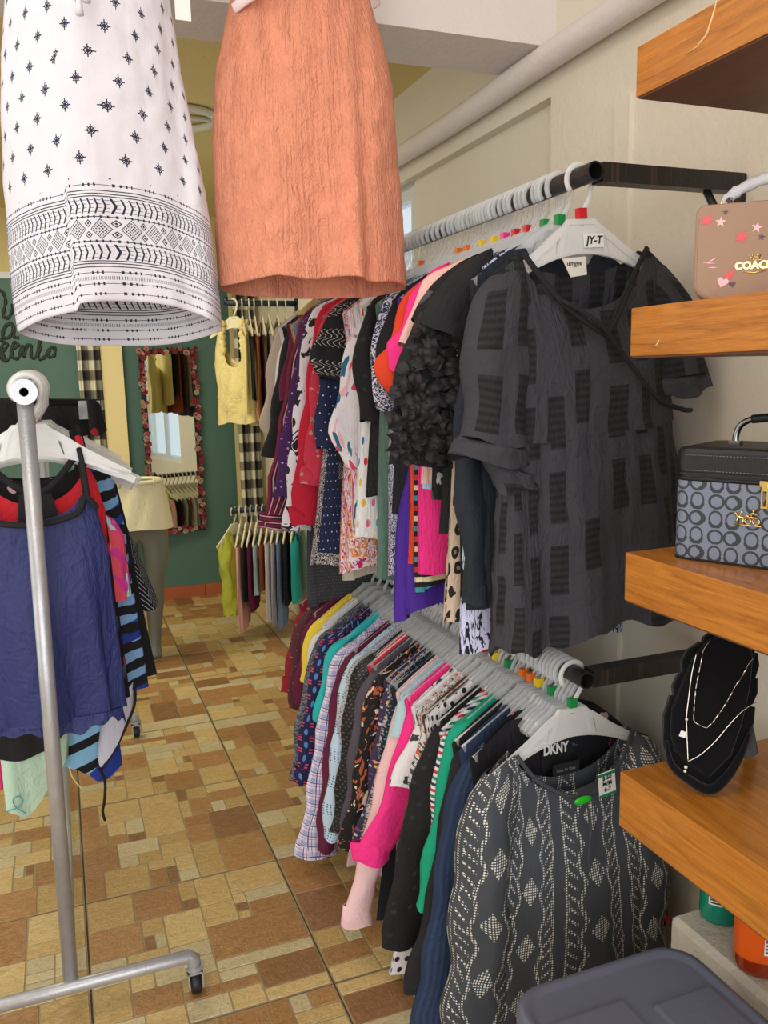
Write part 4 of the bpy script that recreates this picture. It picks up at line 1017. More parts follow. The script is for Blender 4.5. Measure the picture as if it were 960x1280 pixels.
# ---- monogrammed vanity case
def rrect(w_, d_, r, n=6, cx=0, cy=0):
    pts = []
    for (x, y, a0) in ((w_/2-r, d_/2-r, 0), (-w_/2+r, d_/2-r, 90), (-w_/2+r, -d_/2+r, 180), (w_/2-r, -d_/2+r, 270)):
        for k in range(n+1):
            a = math.radians(a0+90*k/n); pts.append((cx+x+r*math.cos(a), cy+y+r*math.sin(a)))
    return pts
def stack(rings, caps=True):   # list of (outline, z)
    V = []; Fc = []; n = len(rings[0][0])
    for ol, z in rings: V += [Vector((x, y, z)) for x, y in ol]
    for i in range(len(rings)-1):
        for k in range(n): Fc.append((i*n+k, i*n+(k+1) % n, (i+1)*n+(k+1) % n, (i+1)*n+k))
    if caps: Fc += [tuple(range(n))[::-1], tuple((len(rings)-1)*n+k for k in range(n))]
    return V, Fc
def p_mono(nt, u, v, z, s, base):
    dark = S(52, 56, 62)
    # pairs of C shapes, alternately lying and standing
    P = .058; Q = .029
    uu = u - v*0.0
    col_ = (u/P).fl(); row = (z/Q).fl()
    par = (col_+row).m('MODULO', 2.0).abs()
    a = ((u/P).fr()-.5)*P; b = ((z/Q).fr()-.5)*Q
    def ring(ax, ay, rx, ry, th):
        d = ((ax/rx)*(ax/rx)+(ay/ry)*(ay/ry)).m('SQRT'); return (d < 1.0).mn(d > th)
    lie = ring(a.abs()-.0130, b, .0135, .0125, .70).mx(ring(a-.008, b, .0205, .0138, .60).mn(a > .014))
    st_ = ring(a.abs()-.0135, b-.001, .0115, .0138, .74).mx(ring(a.abs()-.0135, b+.001, .0125, .0148, .62).mn(b < -.004))
    k = lie*par.inv() + st_*par
    n = nz(nt, s, 500, 2)
    c0 = mixc(nt, n, S(96, 104, 122), S(138, 146, 164))
    return mixc(nt, k > .5, c0, dark)
M['mono'] = mat('monogram_canvas', S(120, 128, 146), .6, pattern=p_mono, coords='Object')
M['bleather'] = mat('black_leather', S(26, 28, 32), .42, bump=.0006, bscale=400, coords='Object')
M['gold'] = mat('polished_gold', (.95, .68, .25), .22, 1.0)
M['chrome'] = mat('dark_chrome', (.30, .30, .32), .15, 1.0)
M['thread'] = mat('grey_stitching', S(130, 130, 132), .7)
cw, cd, chh = .25, .17, .19
case = tag(empty('vanity_case', (.954, 1.134, 1.2235), rz=math.atan2(-.894, .447)), 'black vanity case with grey monogram canvas, chrome handle and gold zip pulls', 'case')
def C0(ol): return [(x+cw/2, y+cd/2) for x, y in ol]
newmesh('case_body', *stack([(C0(rrect(cw-.004, cd-.004, .022)), .0), (C0(rrect(cw, cd, .024)), .003), (C0(rrect(cw, cd, .024)), .133)]), M['mono'], case)
newmesh('base_trim', *stack([(C0(rrect(cw+.001, cd+.001, .024)), .0), (C0(rrect(cw+.002, cd+.002, .024)), .004)]), M['bleather'], case)
newmesh('zipper', *stack([(C0(rrect(cw-.002, cd-.002, .023)), .133), (C0(rrect(cw+.002, cd+.002, .024)), .136), (C0(rrect(cw+.002, cd+.002, .024)), .139), (C0(rrect(cw-.003, cd-.003, .023)), .1395), (C0(rrect(cw-.003, cd-.003, .023)), .1425), (C0(rrect(cw+.002, cd+.002, .024)), .143), (C0(rrect(cw+.002, cd+.002, .024)), .147)]), M['bleather'], case)
newmesh('lid', *stack([(C0(rrect(cw, cd, .024)), .147), (C0(rrect(cw+.001, cd+.001, .024)), .149), (C0(rrect(cw+.001, cd+.001, .024)), .180), (C0(rrect(cw-.006, cd-.006, .022)), .186), (C0(rrect(cw-.03, cd-.03, .018)), .189)]), M['bleather'], case)
def stitches(name, path, parent, n, r=.0004, ln=.55):
    parts = []
    for k in range(n):
        a = Vector(curve1(path, (k+.2)/n)); b = Vector(curve1(path, (k+.2+ln)/n)); parts.append(tube_data([a, b], r*1.3, 4))
    return newmesh(name, *merge(parts), M['thread'], parent)
stitches('stitching', [(.02, -.001, .176), (cw-.02, -.001, .176)], case, 46); stitches('stitching', [(.02, -.001, .151), (cw-.02, -.001, .151)], case, 46)
hp = [(.075, cd*.42, .188), (.075, cd*.42, .205), (.082, cd*.42, .222), (.10, cd*.42, .232), (.13, cd*.42, .235), (.16, cd*.42, .232), (.178, cd*.42, .222), (.185, cd*.42, .205), (.185, cd*.42, .188)]
hnd = tube('handle', smooth_path(hp, 30), .0052, M['chrome'], case, n=12)
tube('grip', smooth_path(hp[3:6], 8), .0072, M['bleather'], hnd, n=12)
for x in (.075, .185): newmesh('handle_mount', *boxd((x-.009, cd*.42-.008, .186), (x+.009, cd*.42+.008, .196)), M['chrome'], case)
for x in (.150, .166):
    zp = newmesh('zip_pull', *merge([boxd((x-.0052, -.0055, .098), (x+.0052, -.0035, .134)), lathe([(.007, 0), (.007, .003)], 14)] if False else [boxd((x-.0052, -.0055, .098), (x+.0052, -.0035, .101)), boxd((x-.0052, -.0055, .125), (x+.0052, -.0035, .138)), boxd((x-.0052, -.0055, .101), (x-.0030, -.0035, .125)), boxd((x+.0030, -.0055, .101), (x+.0052, -.0035, .125)), boxd((x-.008, -.0062, .132), (x+.004, -.003, .141))]), M['gold'], case)
# horse and carriage emblem
def emblem(parent, cx, cz, s, y, m):
    P = []
    def ring(x, z, r, t=.0009): P.append(tube_data([(cx+s*(x+r*math.cos(a)), y, cz+s*(z+r*math.sin(a))) for a in [2*PI*i/12 for i in range(12)]], t*s, 5, closed=True))
    def st2(*p, t=.0013): P.append(tube_data([(cx+s*a, y, cz+s*b) for a, b in p], t*s, 5))
    ring(-.004, -.004, .0040); ring(.007, -.004, .0046)
    st2((-.006, .001), (.009, .001), (.010, .007), (.001, .007), (-.001, .002), t=.0018); st2((.003, .008), (.003, .012)); st2((.001, .012), (.005, .012), t=.0016)
    st2((-.008, .000), (-.018, .001), (-.020, .006), (-.023, .005), t=.0020); st2((-.010, -.001), (-.011, -.009)); st2((-.017, -.001), (-.020, -.007)); st2((-.008, .001), (-.006, .003), (-.003, .003))
    st2((-.016, .002), (-.013, .007), (-.012, .010)); st2((-.022, -.010), (.014, -.010), t=.001)
    return newmesh('emblem', *merge(P), m, parent, smooth=True)
emblem(case, .130, .080, 1.15, -.0025, M['gold'])

# ---- tan handbag
bo = aZ(866, 377, 1.6425)
bag = tag(empty('handbag', (bo.x, bo.y, 1.6425), rz=-.72), 'tan leather handbag with pink stars, hearts and gold lettering', 'handbag')
M['tan'] = mat('tan_leather', S(160, 126, 100), .5, bump=.0003, bscale=500, coords='Object'); M['dkb'] = mat('dark_brown_edge', S(70, 44, 34), .5)
bw, bh, bd = .22, .143, .062
def bag_ol(ins=0): 
    o = []
    for (x, z, a0, r) in ((bw-.03, .03, 270, .03), (bw-.014, bh-.014, 0, .014), (.014, bh-.014, 90, .014), (.03, .03, 180, .03)):
        for k in range(8):
            a = math.radians(a0+90*k/7); o.append((x+(r-ins)*math.cos(a), z+(r-ins)*math.sin(a)))
    return o
def slab2(ol, y0, y1, bev=.002):
    n = len(ol); cx = sum(p[0] for p in ol)/n; cz = sum(p[1] for p in ol)/n
    inn = [(cx+(x-cx)*(1-bev/.1), cz+(z-cz)*(1-bev/.1)) for x, z in ol]
    V = [Vector((x, y0, z)) for x, z in inn]+[Vector((x, y0+bev, z)) for x, z in ol]+[Vector((x, y1-bev, z)) for x, z in ol]+[Vector((x, y1, z)) for x, z in inn]
    F2 = [tuple(range(n)), tuple(range(4*n-1, 3*n-1, -1))]
    for i in range(3):
        for k in range(n): F2.append((i*n+k, (i+1)*n+k, (i+1)*n+(k+1) % n, i*n+(k+1) % n))
    return V, F2
newmesh('front_panel', *slab2(bag_ol(), 0, .006), M['tan'], bag)
newmesh('gusset', *slab2(bag_ol(.003), .0061, bd-.006), M['dkb'], bag)
newmesh('back_panel', *slab2(bag_ol(), bd-.0059, bd), M['tan'], bag)
po = bag_ol(.004)
stitches('stitching', [(x, -.0003, z) for x, z in po[24:]+po[:1]], bag, 16); stitches('stitching', [(po[0][0]-.02, -.0003, po[31][1]-.0), (.03, -.0003, po[31][1])], bag, 34)
stitches('stitching', [(.004, -.0003, .03), (.004, -.0003, bh-.02)], bag, 22)
def star(name, x, z, r, m, rot=0, thin=.4):
    ol = [(x+(r if k % 2 == 0 else r*thin)*math.sin(rot+PI*k/5), z+(r if k % 2 == 0 else r*thin)*math.cos(rot+PI*k/5)) for k in range(10)]
    return newmesh(name, *prism(ol, -.0009, .0005), m, bag)
def heart(x, z, r, m, rot=0):
    ol = []
    for k in range(18):
        a = 2*PI*k/18; hx = 16*math.sin(a)**3/16*r; hz = (13*math.cos(a)-5*math.cos(2*a)-2*math.cos(3*a)-math.cos(4*a))/16*r
        ol.append((x+hx*math.cos(rot)-hz*math.sin(rot), z+hx*math.sin(rot)+hz*math.cos(rot)))
    return newmesh('heart', *prism(ol[::-1], -.0009, .0005), m, bag)
M['corald'] = mat('coral_red_print', S(232, 84, 92), .5); M['pinkd'] = mat('pale_pink_print', S(244, 190, 196), .5); M['plum'] = mat('plum_print', S(96, 60, 72), .5)
star('star', .016, .120, .0095, M['corald'], .3, .5); star('star', .036, .116, .0085, M['pinkd'], .1); star('star', .042, .130, .0045, M['plum'])
star('star', .066, .092, .0100, M['corald'], .4, .5); star('star', .087, .104, .0085, M['pinkd'], .2); star('star', .094, .090, .0055, M['plum'], .2); star('star', .116, .084, .009, M['corald'], .4, .5)
heart(.051, .037, .0075, M['corald'], .5); heart(.042, .027, .0085, M['pinkd'], -.3); heart(.056, .023, .005, M['plum'], .2)
for k, (a, b, c, d) in enumerate(((.013, .058, .031, .055), (.020, .058, .033, .064), (.020, .050, .035, .049))): tube('brush_mark', [(a, -.0002, b), ((a+c)/2, -.0004, (b+d)/2), (c, -.0002, d)], [.0004, .0014, .0004], M['pinkd'], bag, n=5, flat=.5)
tx = text_mesh('COACH', .0165, M['gold'], bag, .0010, bold=.0006); tx.location = (.086, -.0008, .049); tx.rotation_euler = (PI/2, 0, 0); tx.scale = (.92, .92, 1)
emblem(bag, .089, .0605, .50, -.0012, M['gold']); tube('underline', [(.070, -.001, .0405), (.086, -.001, .0385), (.102, -.001, .0405)], [.0003, .0013, .0003], M['gold'], bag, n=6)
M['tissue'] = mat('grey_tissue_wrap', S(206, 204, 208), .45, alpha=.9, bump=.004, bscale=70, coords='Object')
hpt = [(.045, bd*.45, bh+.002), (.047, bd*.45, bh+.012), (.065, bd*.45, bh+.024), (.10, bd*.45, bh+.036), (.14, bd*.45, bh+.036), (.18, bd*.45, bh+.024), (.198, bd*.45, bh+.010)]
tube('handle', smooth_path(hpt, 26), [.0085+.0012*math.sin(k*2.1) for k in range(26)], M['tissue'], bag, n=12, flat=.7)
tube('ring', [(.040+.004*math.cos(a), bd*.45, bh+.004+.008*math.sin(a)) for a in [2*PI*i/14 for i in range(14)]], .0014, M['gold'], bag, closed=True, n=6)
tube('strap_tab', [(.046, bd*.45, bh+.0), (.047, bd*.45, bh+.012)], .007, M['dkb'], bag)

# ---- black velvet necklace display, leaning on its back leg
N0 = aZ(885, 992, SHZ[3][0]+.001)
wdir = Vector((.9, -.436, 0)).normalized(); ndir0 = Vector((-wdir.y*-1, 0, 0)); fwd = Vector((wdir.y, -wdir.x, 0))   # towards the viewer
fwd = Vector((-.436, -.9, 0)).normalized()
updir = (Vector((0, 0, 1))*.955 - fwd*.296).normalized(); nrm = wdir.cross(updir).normalized()
def onN(u, v, off=0):
    d = ray(u, v); o = N0 - nrm*0; t = (o-CAM).dot(nrm)/d.dot(nrm); p = CAM+d*t - N0; s_ = 1 if nrm.dot(fwd) > 0 else -1
    return Vector((p.dot(wdir), -off, p.dot(updir)))
nd = tag(empty('necklace_display', N0), 'black velvet leaf-shaped necklace display with scalloped edges', 'display')
nd.matrix_world = Matrix(((wdir.x, -nrm.x if nrm.dot(fwd) > 0 else nrm.x, updir.x, N0.x), (wdir.y, -nrm.y if nrm.dot(fwd) > 0 else nrm.y, updir.y, N0.y), (wdir.z, -nrm.z if nrm.dot(fwd) > 0 else nrm.z, updir.z, N0.z), (0, 0, 0, 1)))
M['velvet'] = mat('black_velvet', (.005, .005, .006), .95, sheen=.15, coords='Object', bump=.0006, bscale=300, spec=.1)
olp = [(885, 992), (858, 978), (836, 958), (829, 930), (830, 895), (838, 869), (843, 874), (841, 858), (846, 846), (851, 840), (853, 842), (852, 826), (860, 812), (875, 802), (877, 810), (880, 796), (892, 787), (894, 800), (902, 785), (925, 778), (944, 790), (945, 806), (942, 822), (947, 816), (949, 832), (944, 848), (940, 850), (947, 848), (947, 866), (941, 880), (935, 884), (944, 884), (942, 905), (932, 925), (926, 945), (908, 975)]
ol = [onN(u, v) for u, v in olp]
newmesh('back_board', *slab2([(p.x, p.z) for p in ol][::-1], -.004, .016, .003), M['velvet'], nd)
inner = [(885, 972), (862, 958), (842, 938), (836, 915), (838, 885), (850, 855), (862, 825), (882, 800), (905, 790), (935, 796), (940, 820), (936, 860), (926, 905), (912, 945)]
ii = [onN(u, v) for u, v in inner]
newmesh('neck_pad', *slab2([(p.x, p.z) for p in ii][::-1], -.012, -.0042, .005), M['velvet'], nd)
rimp = [onN(u, v) for u, v in ((831, 925), (838, 955), (860, 974), (885, 986), (906, 970), (924, 942), (934, 915))]
tube('rim', smooth_path([(p.x, -.010, p.z) for p in rimp], 30), [.003+.006*math.sin(PI*k/29) for k in range(30)], M['velvet'], nd, n=10)
lt = onN(940, 850)
inv = nd.matrix_world.inverted()
foot = inv @ Vector((N0.x+.175, N0.y+.08, SHZ[3][0]+.004)); topl = Vector((lt.x-.02, .018, lt.z))
tube('back_leg', [tuple(topl), tuple(foot)], .014, M['velvet'], nd, n=8, flat=.35)
M['silver'] = mat('silver_chain', (.78, .74, .68), .25, 1.0); M['pearl'] = mat('pearl', S(236, 226, 214), .2)
nk1 = tag(empty('necklace', nd.matrix_world @ Vector((0, -.013, .05))), 'silver bar-link necklace draped high on the black display', 'necklace')
nk2 = tag(empty('necklace', nd.matrix_world @ Vector((0, -.013, .03))), 'fine silver drop necklace with pearls and small white price tag', 'necklace')
def nseg(pts, g, name, r, m, k=20, off=.0155):
    W = [nd.matrix_world @ onN(u, v, off) for u, v in pts]; W = [p-g.location for p in W]
    return tube(name, smooth_path([tuple(p) for p in W], k) if len(W) > 2 else W, r, m, g, n=6)
segs = [(884, 801), (876, 813), (871, 838), (867, 858), (865, 877), (864, 896), (866, 902), (873, 906), (881, 908), (889, 900), (899, 886), (907, 873), (915, 858), (925, 843), (931, 831), (939, 821)]
nseg(segs, nk1, 'chain', .0006, M['silver'], 60)
for i in (1, 2, 3, 4, 6, 8, 9, 10, 11, 12, 13):
    a, b = segs[i], segs[i+1]; nseg([(lerp(a[0], b[0], .1), lerp(a[1], b[1], .1)), (lerp(a[0], b[0], .8), lerp(a[1], b[1], .8))], nk1, 'bar_link', .0012, M['silver'])
nseg([(868, 815), (862, 840), (858, 870), (855, 895), (855, 900), (856, 925), (857, 950)], nk2, 'chain', .0009, M['silver'], 30)
nseg([(857, 950), (872, 942), (890, 926), (907, 906), (924, 888), (941, 877)], nk2, 'chain', .0008, M['silver'], 30)
def bead(u, v, r, g, off=.017):
    p = nd.matrix_world @ onN(u, v, off) - g.location; b = bmesh.new(); bmesh.ops.create_uvsphere(b, u_segments=12, v_segments=8, radius=r); bmesh.ops.translate(b, vec=p, verts=b.verts[:]); bm_obj('pearl', b, M['pearl'], g, smooth=True)
bead(854, 957, .0030, nk2); bead(853, 962, .0026, nk2); bead(855, 898, .0026, nk2)
tgc = nd.matrix_world @ onN(850, 916, .020) - nk2.location
tg = newmesh('price_tag', *boxd((-.0055, -.0004, -.0055), (.0055, .0004, .0055)), M['paper'], nk2); tg.location = tgc; tg.rotation_euler = (0, .35, -.45)

# ---- storage tote and bottles
M['tote'] = mat('slate_grey_plastic', S(96, 100, 116), .42, bump=.0004, bscale=250, coords='Object')
tote = tag(empty('storage_tote', (.812, .84, 0)), 'slate grey plastic storage tote with moulded lid in bottom corner', 'storage box')
def R_(w_, d_, r, z): return (rrect(w_, d_, r, 8), z)
newmesh('tub', *stack([R_(.27, .46, .04, .0), R_(.32, .53, .05, .44), R_(.345, .555, .055, .445), R_(.345, .555, .055, .472)]), M['tote'], tote, smooth=False)
ld = newmesh('lid', *stack([R_(.362, .572, .062, .462), R_(.370, .580, .066, .468), R_(.370, .580, .066, .490), R_(.360, .570, .062, .499), R_(.335, .545, .055, .501), R_(.325, .535, .052, .496), R_(.312, .522, .05, .496)]), M['tote'], tote, smooth=True)
bm = bmesh.new(); 
for (x0, x1, y0, y1) in ((-.15, -.005, -.05, .20), (.03, .15, -.18, .17), (-.15, -.03, -.25, -.08)):
    box('', (x0, y0, .490), (x1, y1, .5035), None, bm=bm, bev=.006)
bm_obj('raised_panel', bm, M['tote'], ld, smooth=False)
M['obottle'] = mat('amber_cleaner', S(150, 48, 18), .12, coat=.6); M['olabel'] = mat('orange_label', S(236, 96, 24), .35)
M['gbottle'] = mat('green_cleaner_plastic', S(0, 138, 112), .2, coat=.4); M['bluei'] = mat('blue_grey_barcode', S(90, 104, 140), .5); M['redp'] = mat('red_print', S(214, 60, 50), .5)
def bottle(x, y, rx, ry, h, m, capm, label, cat='bottle'):
    g = tag(empty('cleaner_bottle', (x, y, .4505), rz=-.35), label, cat)
    newmesh('bottle_body', *lathe([(.86, 0), (.97, .006), (1, .018), (1, h*.62), (.96, h*.70), (.70, h*.80), (.34, h*.88), (.32, h*.9)], 32, rx, ry), m, g, smooth=True)
    newmesh('cap', *lathe([(.38, h*.89), (.38, h*.99), (.34, h)], 20, rx, rx), capm, g)
    return g
def wrap(g, rx, ry, a0, a1, z0, z1, m, name, off=.0008, parent=None):
    V = []; n = 14
    for k in range(n+1):
        a = lerp(a0, a1, k/n)
        for z in (z0, z1): V.append(Vector(((rx+off)*math.cos(a), (ry+off)*math.sin(a), z)))
    return newmesh(name, V, [(2*k, 2*k+2, 2*k+3, 2*k+1) for k in range(n)], m, parent or g, smooth=True)
g = bottle(1.136, 1.058, .058, .042, .235, M['obottle'], M['wplastic'], 'orange cleaner bottle with barcode label on white cement ledge')
lb_ = wrap(g, .058, .042, math.radians(150), math.radians(390), .034, .150, M['olabel'], 'label')
def mark(z0, z1, a0, a1, m, nm, off=.0014): return wrap(g, .058, .042, math.radians(a0), math.radians(a1), z0, z1, m, nm, off, lb_)
mark(.052, .084, 247, 270, M['paper'], 'barcode')
for z in (.056, .063, .070, .077): mark(z, z+.0042, 249, 268, M['bluei'], 'barcode_line', .0018)
mark(.104, .113, 216, 276, M['dgreen'], 'banner'); mark(.106, .111, 220, 240, M['paper'], 'print', .0018); mark(.106, .111, 244, 266, M['paper'], 'print', .0018)
mark(.116, .126, 216, 230, M['paper'], 'print'); mark(.116, .128, 233, 246, M['redp'], 'print'); mark(.116, .130, 186, 210, M['paper'], 'print')
g = bottle(1.168, 1.200, .046, .036, .235, M['gbottle'], M['wplastic'], 'green cleaner bottle behind the orange bottle on ledge')
mark = lambda z0, z1, a0, a1, m, nm, off=.001: wrap(g, .046, .036, math.radians(a0), math.radians(a1), z0, z1, m, nm, off)
mark(.045, .072, 215, 250, M['paper'], 'barcode')
for z in (.049, .055, .061, .067): mark(z, z+.003, 219, 246, M['ink'], 'barcode_line', .0014)

# ------------------------------------------------------------------ rolling garment rack at left
RKX, RK0, RK1, RKZ = -.062, 1.985, 3.66, 1.522
rk = tag(empty('garment_rack', (RKX, RK0, 0)), 'rolling steel tube garment rack with casters at left', 'clothes rack')
L = RK1-RK0
V, F2 = merge([tube_data([(0, -.012, RKZ), (0, .01, RKZ), (0, L+.012, RKZ)], .0275, 24, cap=False), tube_data([(0, -.012, RKZ), (0, .01, RKZ), (0, L+.012, RKZ)], .0095, 24, cap=False)])
n = 24; o2 = 3*n
for k in range(n): F2.append((k, (k+1) % n, o2+(k+1) % n, o2+k)); F2.append((2*n+k, 2*n+(k+1) % n, o2+2*n+(k+1) % n, o2+2*n+k)[::-1])
newmesh('top_rail', V, F2, M['steel'], rk, smooth=False)
for y in (0, L):
    tube('upright', [(-.014, y+.012, .10), (0, y+.012, RKZ-.02)], .0175, M['steel'], rk, n=18)
    br = tube('base_bar', [(-.42, y, .10), (.268, y, .10), (.277, y, .092), (.278, y, .062)], .0165, M['steel'], rk, n=16)
    for x in (-.42, .278):
        c = newmesh('caster', *merge([lathe([(.012, .045), (.012, .066), (.024, .066), (.024, .072), (.012, .073)], 16, ctr=(x, y)), boxd((x-.019, y-.020, .018), (x-.015, y+.014, .058)), boxd((x+.015, y-.020, .018), (x+.019, y+.014, .058)), boxd((x-.019, y-.014, .052), (x+.019, y+.014, .058))]), M['steel'], rk)
        vs, fs = lathe([(.010, -.012), (.023, -.012), (.026, -.008), (.026, .008), (.023, .012), (.010, .012)], 24)
        newmesh('wheel', [Vector((x+p.z, y-.006+p.x, .027+p.y)) for p in vs], fs, M['rubber'] if 'rubber' in M else M.setdefault('rubber', mat('black_rubber', S(22, 22, 24), .5)), c, smooth=True)
tube('bottom_rail', [(-.014, .01, .10), (-.014, L, .10)], .014, M['steel'], rk, n=12)

fab('cobalt', S(38, 46, 104), rough=.6); fab('redcami', S(206, 30, 44)); fab('mint', S(196, 228, 204), rough=.4); fab('swim', S(130, 176, 220), pattern=lambda nt, u, v, z, s, b: mixc(nt, ((v/.052+u*2.2+nz(nt, s, 9, 2)*.5).fr() < .5), mixc(nt, ((v/.156+u*1.2).fr() < .34), b, S(34, 60, 150)), S(16, 15, 20)))
fab('tiedye', S(246, 90, 110), pattern=lambda nt, u, v, z, s, b: mixc(nt, nz(nt, s, 13, 2, .5, 1.5) > .52, mixc(nt, nz(nt, s, 7, 2) > .55, b, S(190, 236, 240)), S(236, 60, 170)))
fab('chevron', S(18, 18, 22), pattern=lambda nt, u, v, z, s, b: mixc(nt, ((v/.020 + ((u/.1).fr()-.5).abs()*5).fr() < .16), b, S(200, 200, 206)))
fab('mesh', S(206, 208, 226), rough=.7); fab('redblack', S(18, 15, 17), pattern=p_floral([S(176, 36, 44), S(190, 60, 60)], 22, .3)); fab('champagne', S(226, 216, 176), rough=.3, bump=.004, bscale=30)
fab('ltblueswim', S(140, 196, 232), pattern=lambda nt, u, v, z, s, b: mixc(nt, ((v/.075+u*4).fr() < .36), b, S(18, 18, 24))); fab('gingham', S(236, 234, 214), pattern=p_gingham(.13, S(240, 238, 216), S(150, 146, 130), S(52, 50, 48)), bump=0)
def px_on(u, v, Y, g): p = aY(u, v, Y); return (p.x-g.location.x, p.z-g.location.z)
GK = 'swimwear and tops on the rolling rack'
def rackhang(Y, rz, mk, label, sc_=1.18, ry=0):
    h_ = copy_tree(hg_copy); h_.location = (RKX, Y, RKZ+.012); h_.rotation_euler = (0, ry, rz); h_.scale = (sc_,)*3; h_['_mk'] = mk
    tag(h_, label, 'hanger', 'milky hangers on the rolling rack'); return h_
rackhang(2.10, .05, 'red', 'milky hanger holding the navy blue camisole, frontmost on the rolling rack', 1.10)
rackhang(2.20, -.22, 'orange', 'milky hanger holding the red camisole on the rolling rack', 1.2)
rackhang(2.32, .10, '', 'milky hanger holding the blue and black striped swimsuit', 1.32)
rackhang(2.45, -.42, 'green', 'milky hanger holding the tie-dyed pink top', 1.25)
rackhang(2.60, -.15, 'red', 'milky hanger holding the black swimsuit on the rolling rack', 1.3)
rackhang(2.80, .12, '', 'milky hanger holding the chevron lined black top', 1.35)
def tank(label, cat, Y, m, topz, hem, hw, hwt=.15, neck=.11, x0=RKX, strap=True, front=.06, kind='camisole', group=GK, sm=None, rz=0, thick=.035, seed=5, amp=.010, hemwave=.004, shoulder=1.30, nv=26, back=.03, z_hang=None, cx=0, waist=None, crumple=0):
    g = tag(empty(kind, (x0, Y, topz), rz=rz), label, cat, group)
    body(g, m, seed, hem=hem-topz, hw=hw, tipx=hwt, tipz=-.02, neckw=neck, nz_=0, front=front, back=back, thick=thick, foldamp=amp, nu=72, nv=nv, armx=hwt+.02, t0=.02, hemwave=hemwave, name='bodice', cx=cx, waist=waist, crumple=crumple)
    if strap:
        for s in (-1, 1):
            tube('strap', smooth_path([(s*neck*1.02, -.02, -.005), (s*neck*.98, -.012, (shoulder-topz)*.6), (s*neck*.92, .004, shoulder-topz), (s*neck*1.0, .02, -.02)], 16), .006, sm or m, g, n=6, flat=.4)
    return g
c1 = tank('navy blue camisole with black edging and gathered elastic hem, frontmost on the rolling rack', 'camisole', 2.10, FAB['cobalt'], 1.275, .738, .172, hwt=.148, neck=.112, sm=FAB['black'], cx=-.016, shoulder=1.385, front=.05, hemwave=.001, amp=.020, seed=12, back=.07)
el = peplum(c1, FAB['cobalt'], -.533, -.562, .176, .178, .042, 5, 'elastic_hem', nu=160, nv=6, amp=.004); el.location = (-.016, 0, 0)
bpt = [(-.112, -.020, .0), (-.10, -.040, -.032), (-.05, -.052, -.048), (0, -.054, -.052), (.05, -.052, -.048), (.10, -.040, -.032), (.114, -.02, .0), (.128, -.022, -.01), (.142, -.02, -.03)]
tube('black_edging', smooth_path([(x-.008, y, z) for x, y, z in bpt], 36), .0075, FAB['black'], c1, n=6, flat=.5)
newmesh('back_panel', *prism([(-.035, .01), (.035, .01), (.055, -.075), (-.045, -.075)][::-1], .010, .013), FAB['black'], c1)
tube('strap', smooth_path([(-.11, .016, .10), (-.03, .018, .02), (.03, .018, .02), (.10, .016, .10)], 14), .008, FAB['black'], c1, n=6, flat=.4)
tank('bright red camisole seen inside the navy neckline', 'camisole', 2.16, FAB['redcami'], 1.345, .88, .145, hwt=.135, neck=.112, shoulder=1.41, front=.090, back=.12, seed=13)
tank('black top with pink floral lining behind the red camisole', 'camisole', 2.235, FAB['dkfloral'], 1.335, .72, .185, hwt=.14, neck=.10, shoulder=1.42, front=.03, seed=14)
tank('blue and black diagonally striped swimsuit beside navy camisole', 'swimsuit', 2.30, FAB['swim'], 1.33, .72, .235, hwt=.185, neck=.12, shoulder=1.42, kind='swimsuit', seed=15, thick=.03)
tank('pink and coral tie-dyed top with aqua edge, beside striped swimsuit', 'top', 2.255, FAB['tiedye'], 1.22, .98, .205, hwt=.18, neck=.12, shoulder=1.4, kind='crop_top', seed=16)
tank('black lacy swimsuit with long tail behind striped swimsuit', 'swimsuit', 2.45, FAB['black'], 1.30, .70, .275, hwt=.20, neck=.12, shoulder=1.42, kind='swimsuit', seed=17)
tank('black top with fine white chevron lines on the rolling rack', 'top', 2.50, FAB['chevron'], 1.24, .88, .300, hwt=.20, neck=.12, shoulder=1.42, kind='crop_top', seed=18)
def panel(kind, label, cat, pts, Y, m, amp=.012, extra=None, group=GK, seed=3, th=.02):
    """soft pouch of cloth whose outline (top row, bottom row) is given; real thickness"""
    top, bot = pts; g = tag(empty(kind, (aY(top[0][0], top[0][1], Y))), label, cat, group); rows = []; uvs = []; fo = folds(seed)
    nv = 16; nu = 20
    for j in range(nv+1):
        t = j/nv; row = []; uvr = []
        for k in range(2*nu+1):
            q = k/nu if k <= nu else 2-k/nu; s_ = -1 if k <= nu else 1
            a = px_on(*curve1(top, q), Y, g); b = px_on(*curve1(bot, q), Y, g)
            x, z = lerp(a[0], b[0], t), lerp(a[1], b[1], t)
            y = s_*th*math.sqrt(max(0, 1-(2*q-1)**2))*min(1, 1.3-t) + amp*fo(x*1.5, z)
            row.append((x, y, z)); uvr.append((x, -z))
        rows.append(row); uvs.append(uvr)
    loft('cloth', rows, m, g, uvs); return g
panel('swim_shorts', 'black gathered swim shorts hem below navy camisole', 'shorts', ([(-12, 890), (25, 895), (60, 890), (100, 895)], [(-10, 948), (15, 952), (40, 946), (70, 928)]), 2.22, FAB['black'], seed=4)
mb = panel('bikini_bottoms', 'pale mint green satin bottoms with turquoise loop, hanging lowest on the rolling rack', 'swimwear', ([(-4, 905), (25, 915), (55, 915), (86, 915)], [(8, 1010), (20, 1014), (40, 1016), (85, 948)]), 2.26, FAB['mint'], amp=.016, seed=8)
lp = [px_on(u, v, 2.26, mb) for u, v in ((8, 1008), (25, 1002), (29, 993), (24, 989), (17, 993), (20, 1002), (33, 1010))]
tube('loop_print', smooth_path([(x, -.030, z) for x, z in lp], 30), .0012, mat('turquoise_cord', S(40, 160, 180), .6), mb, n=5)
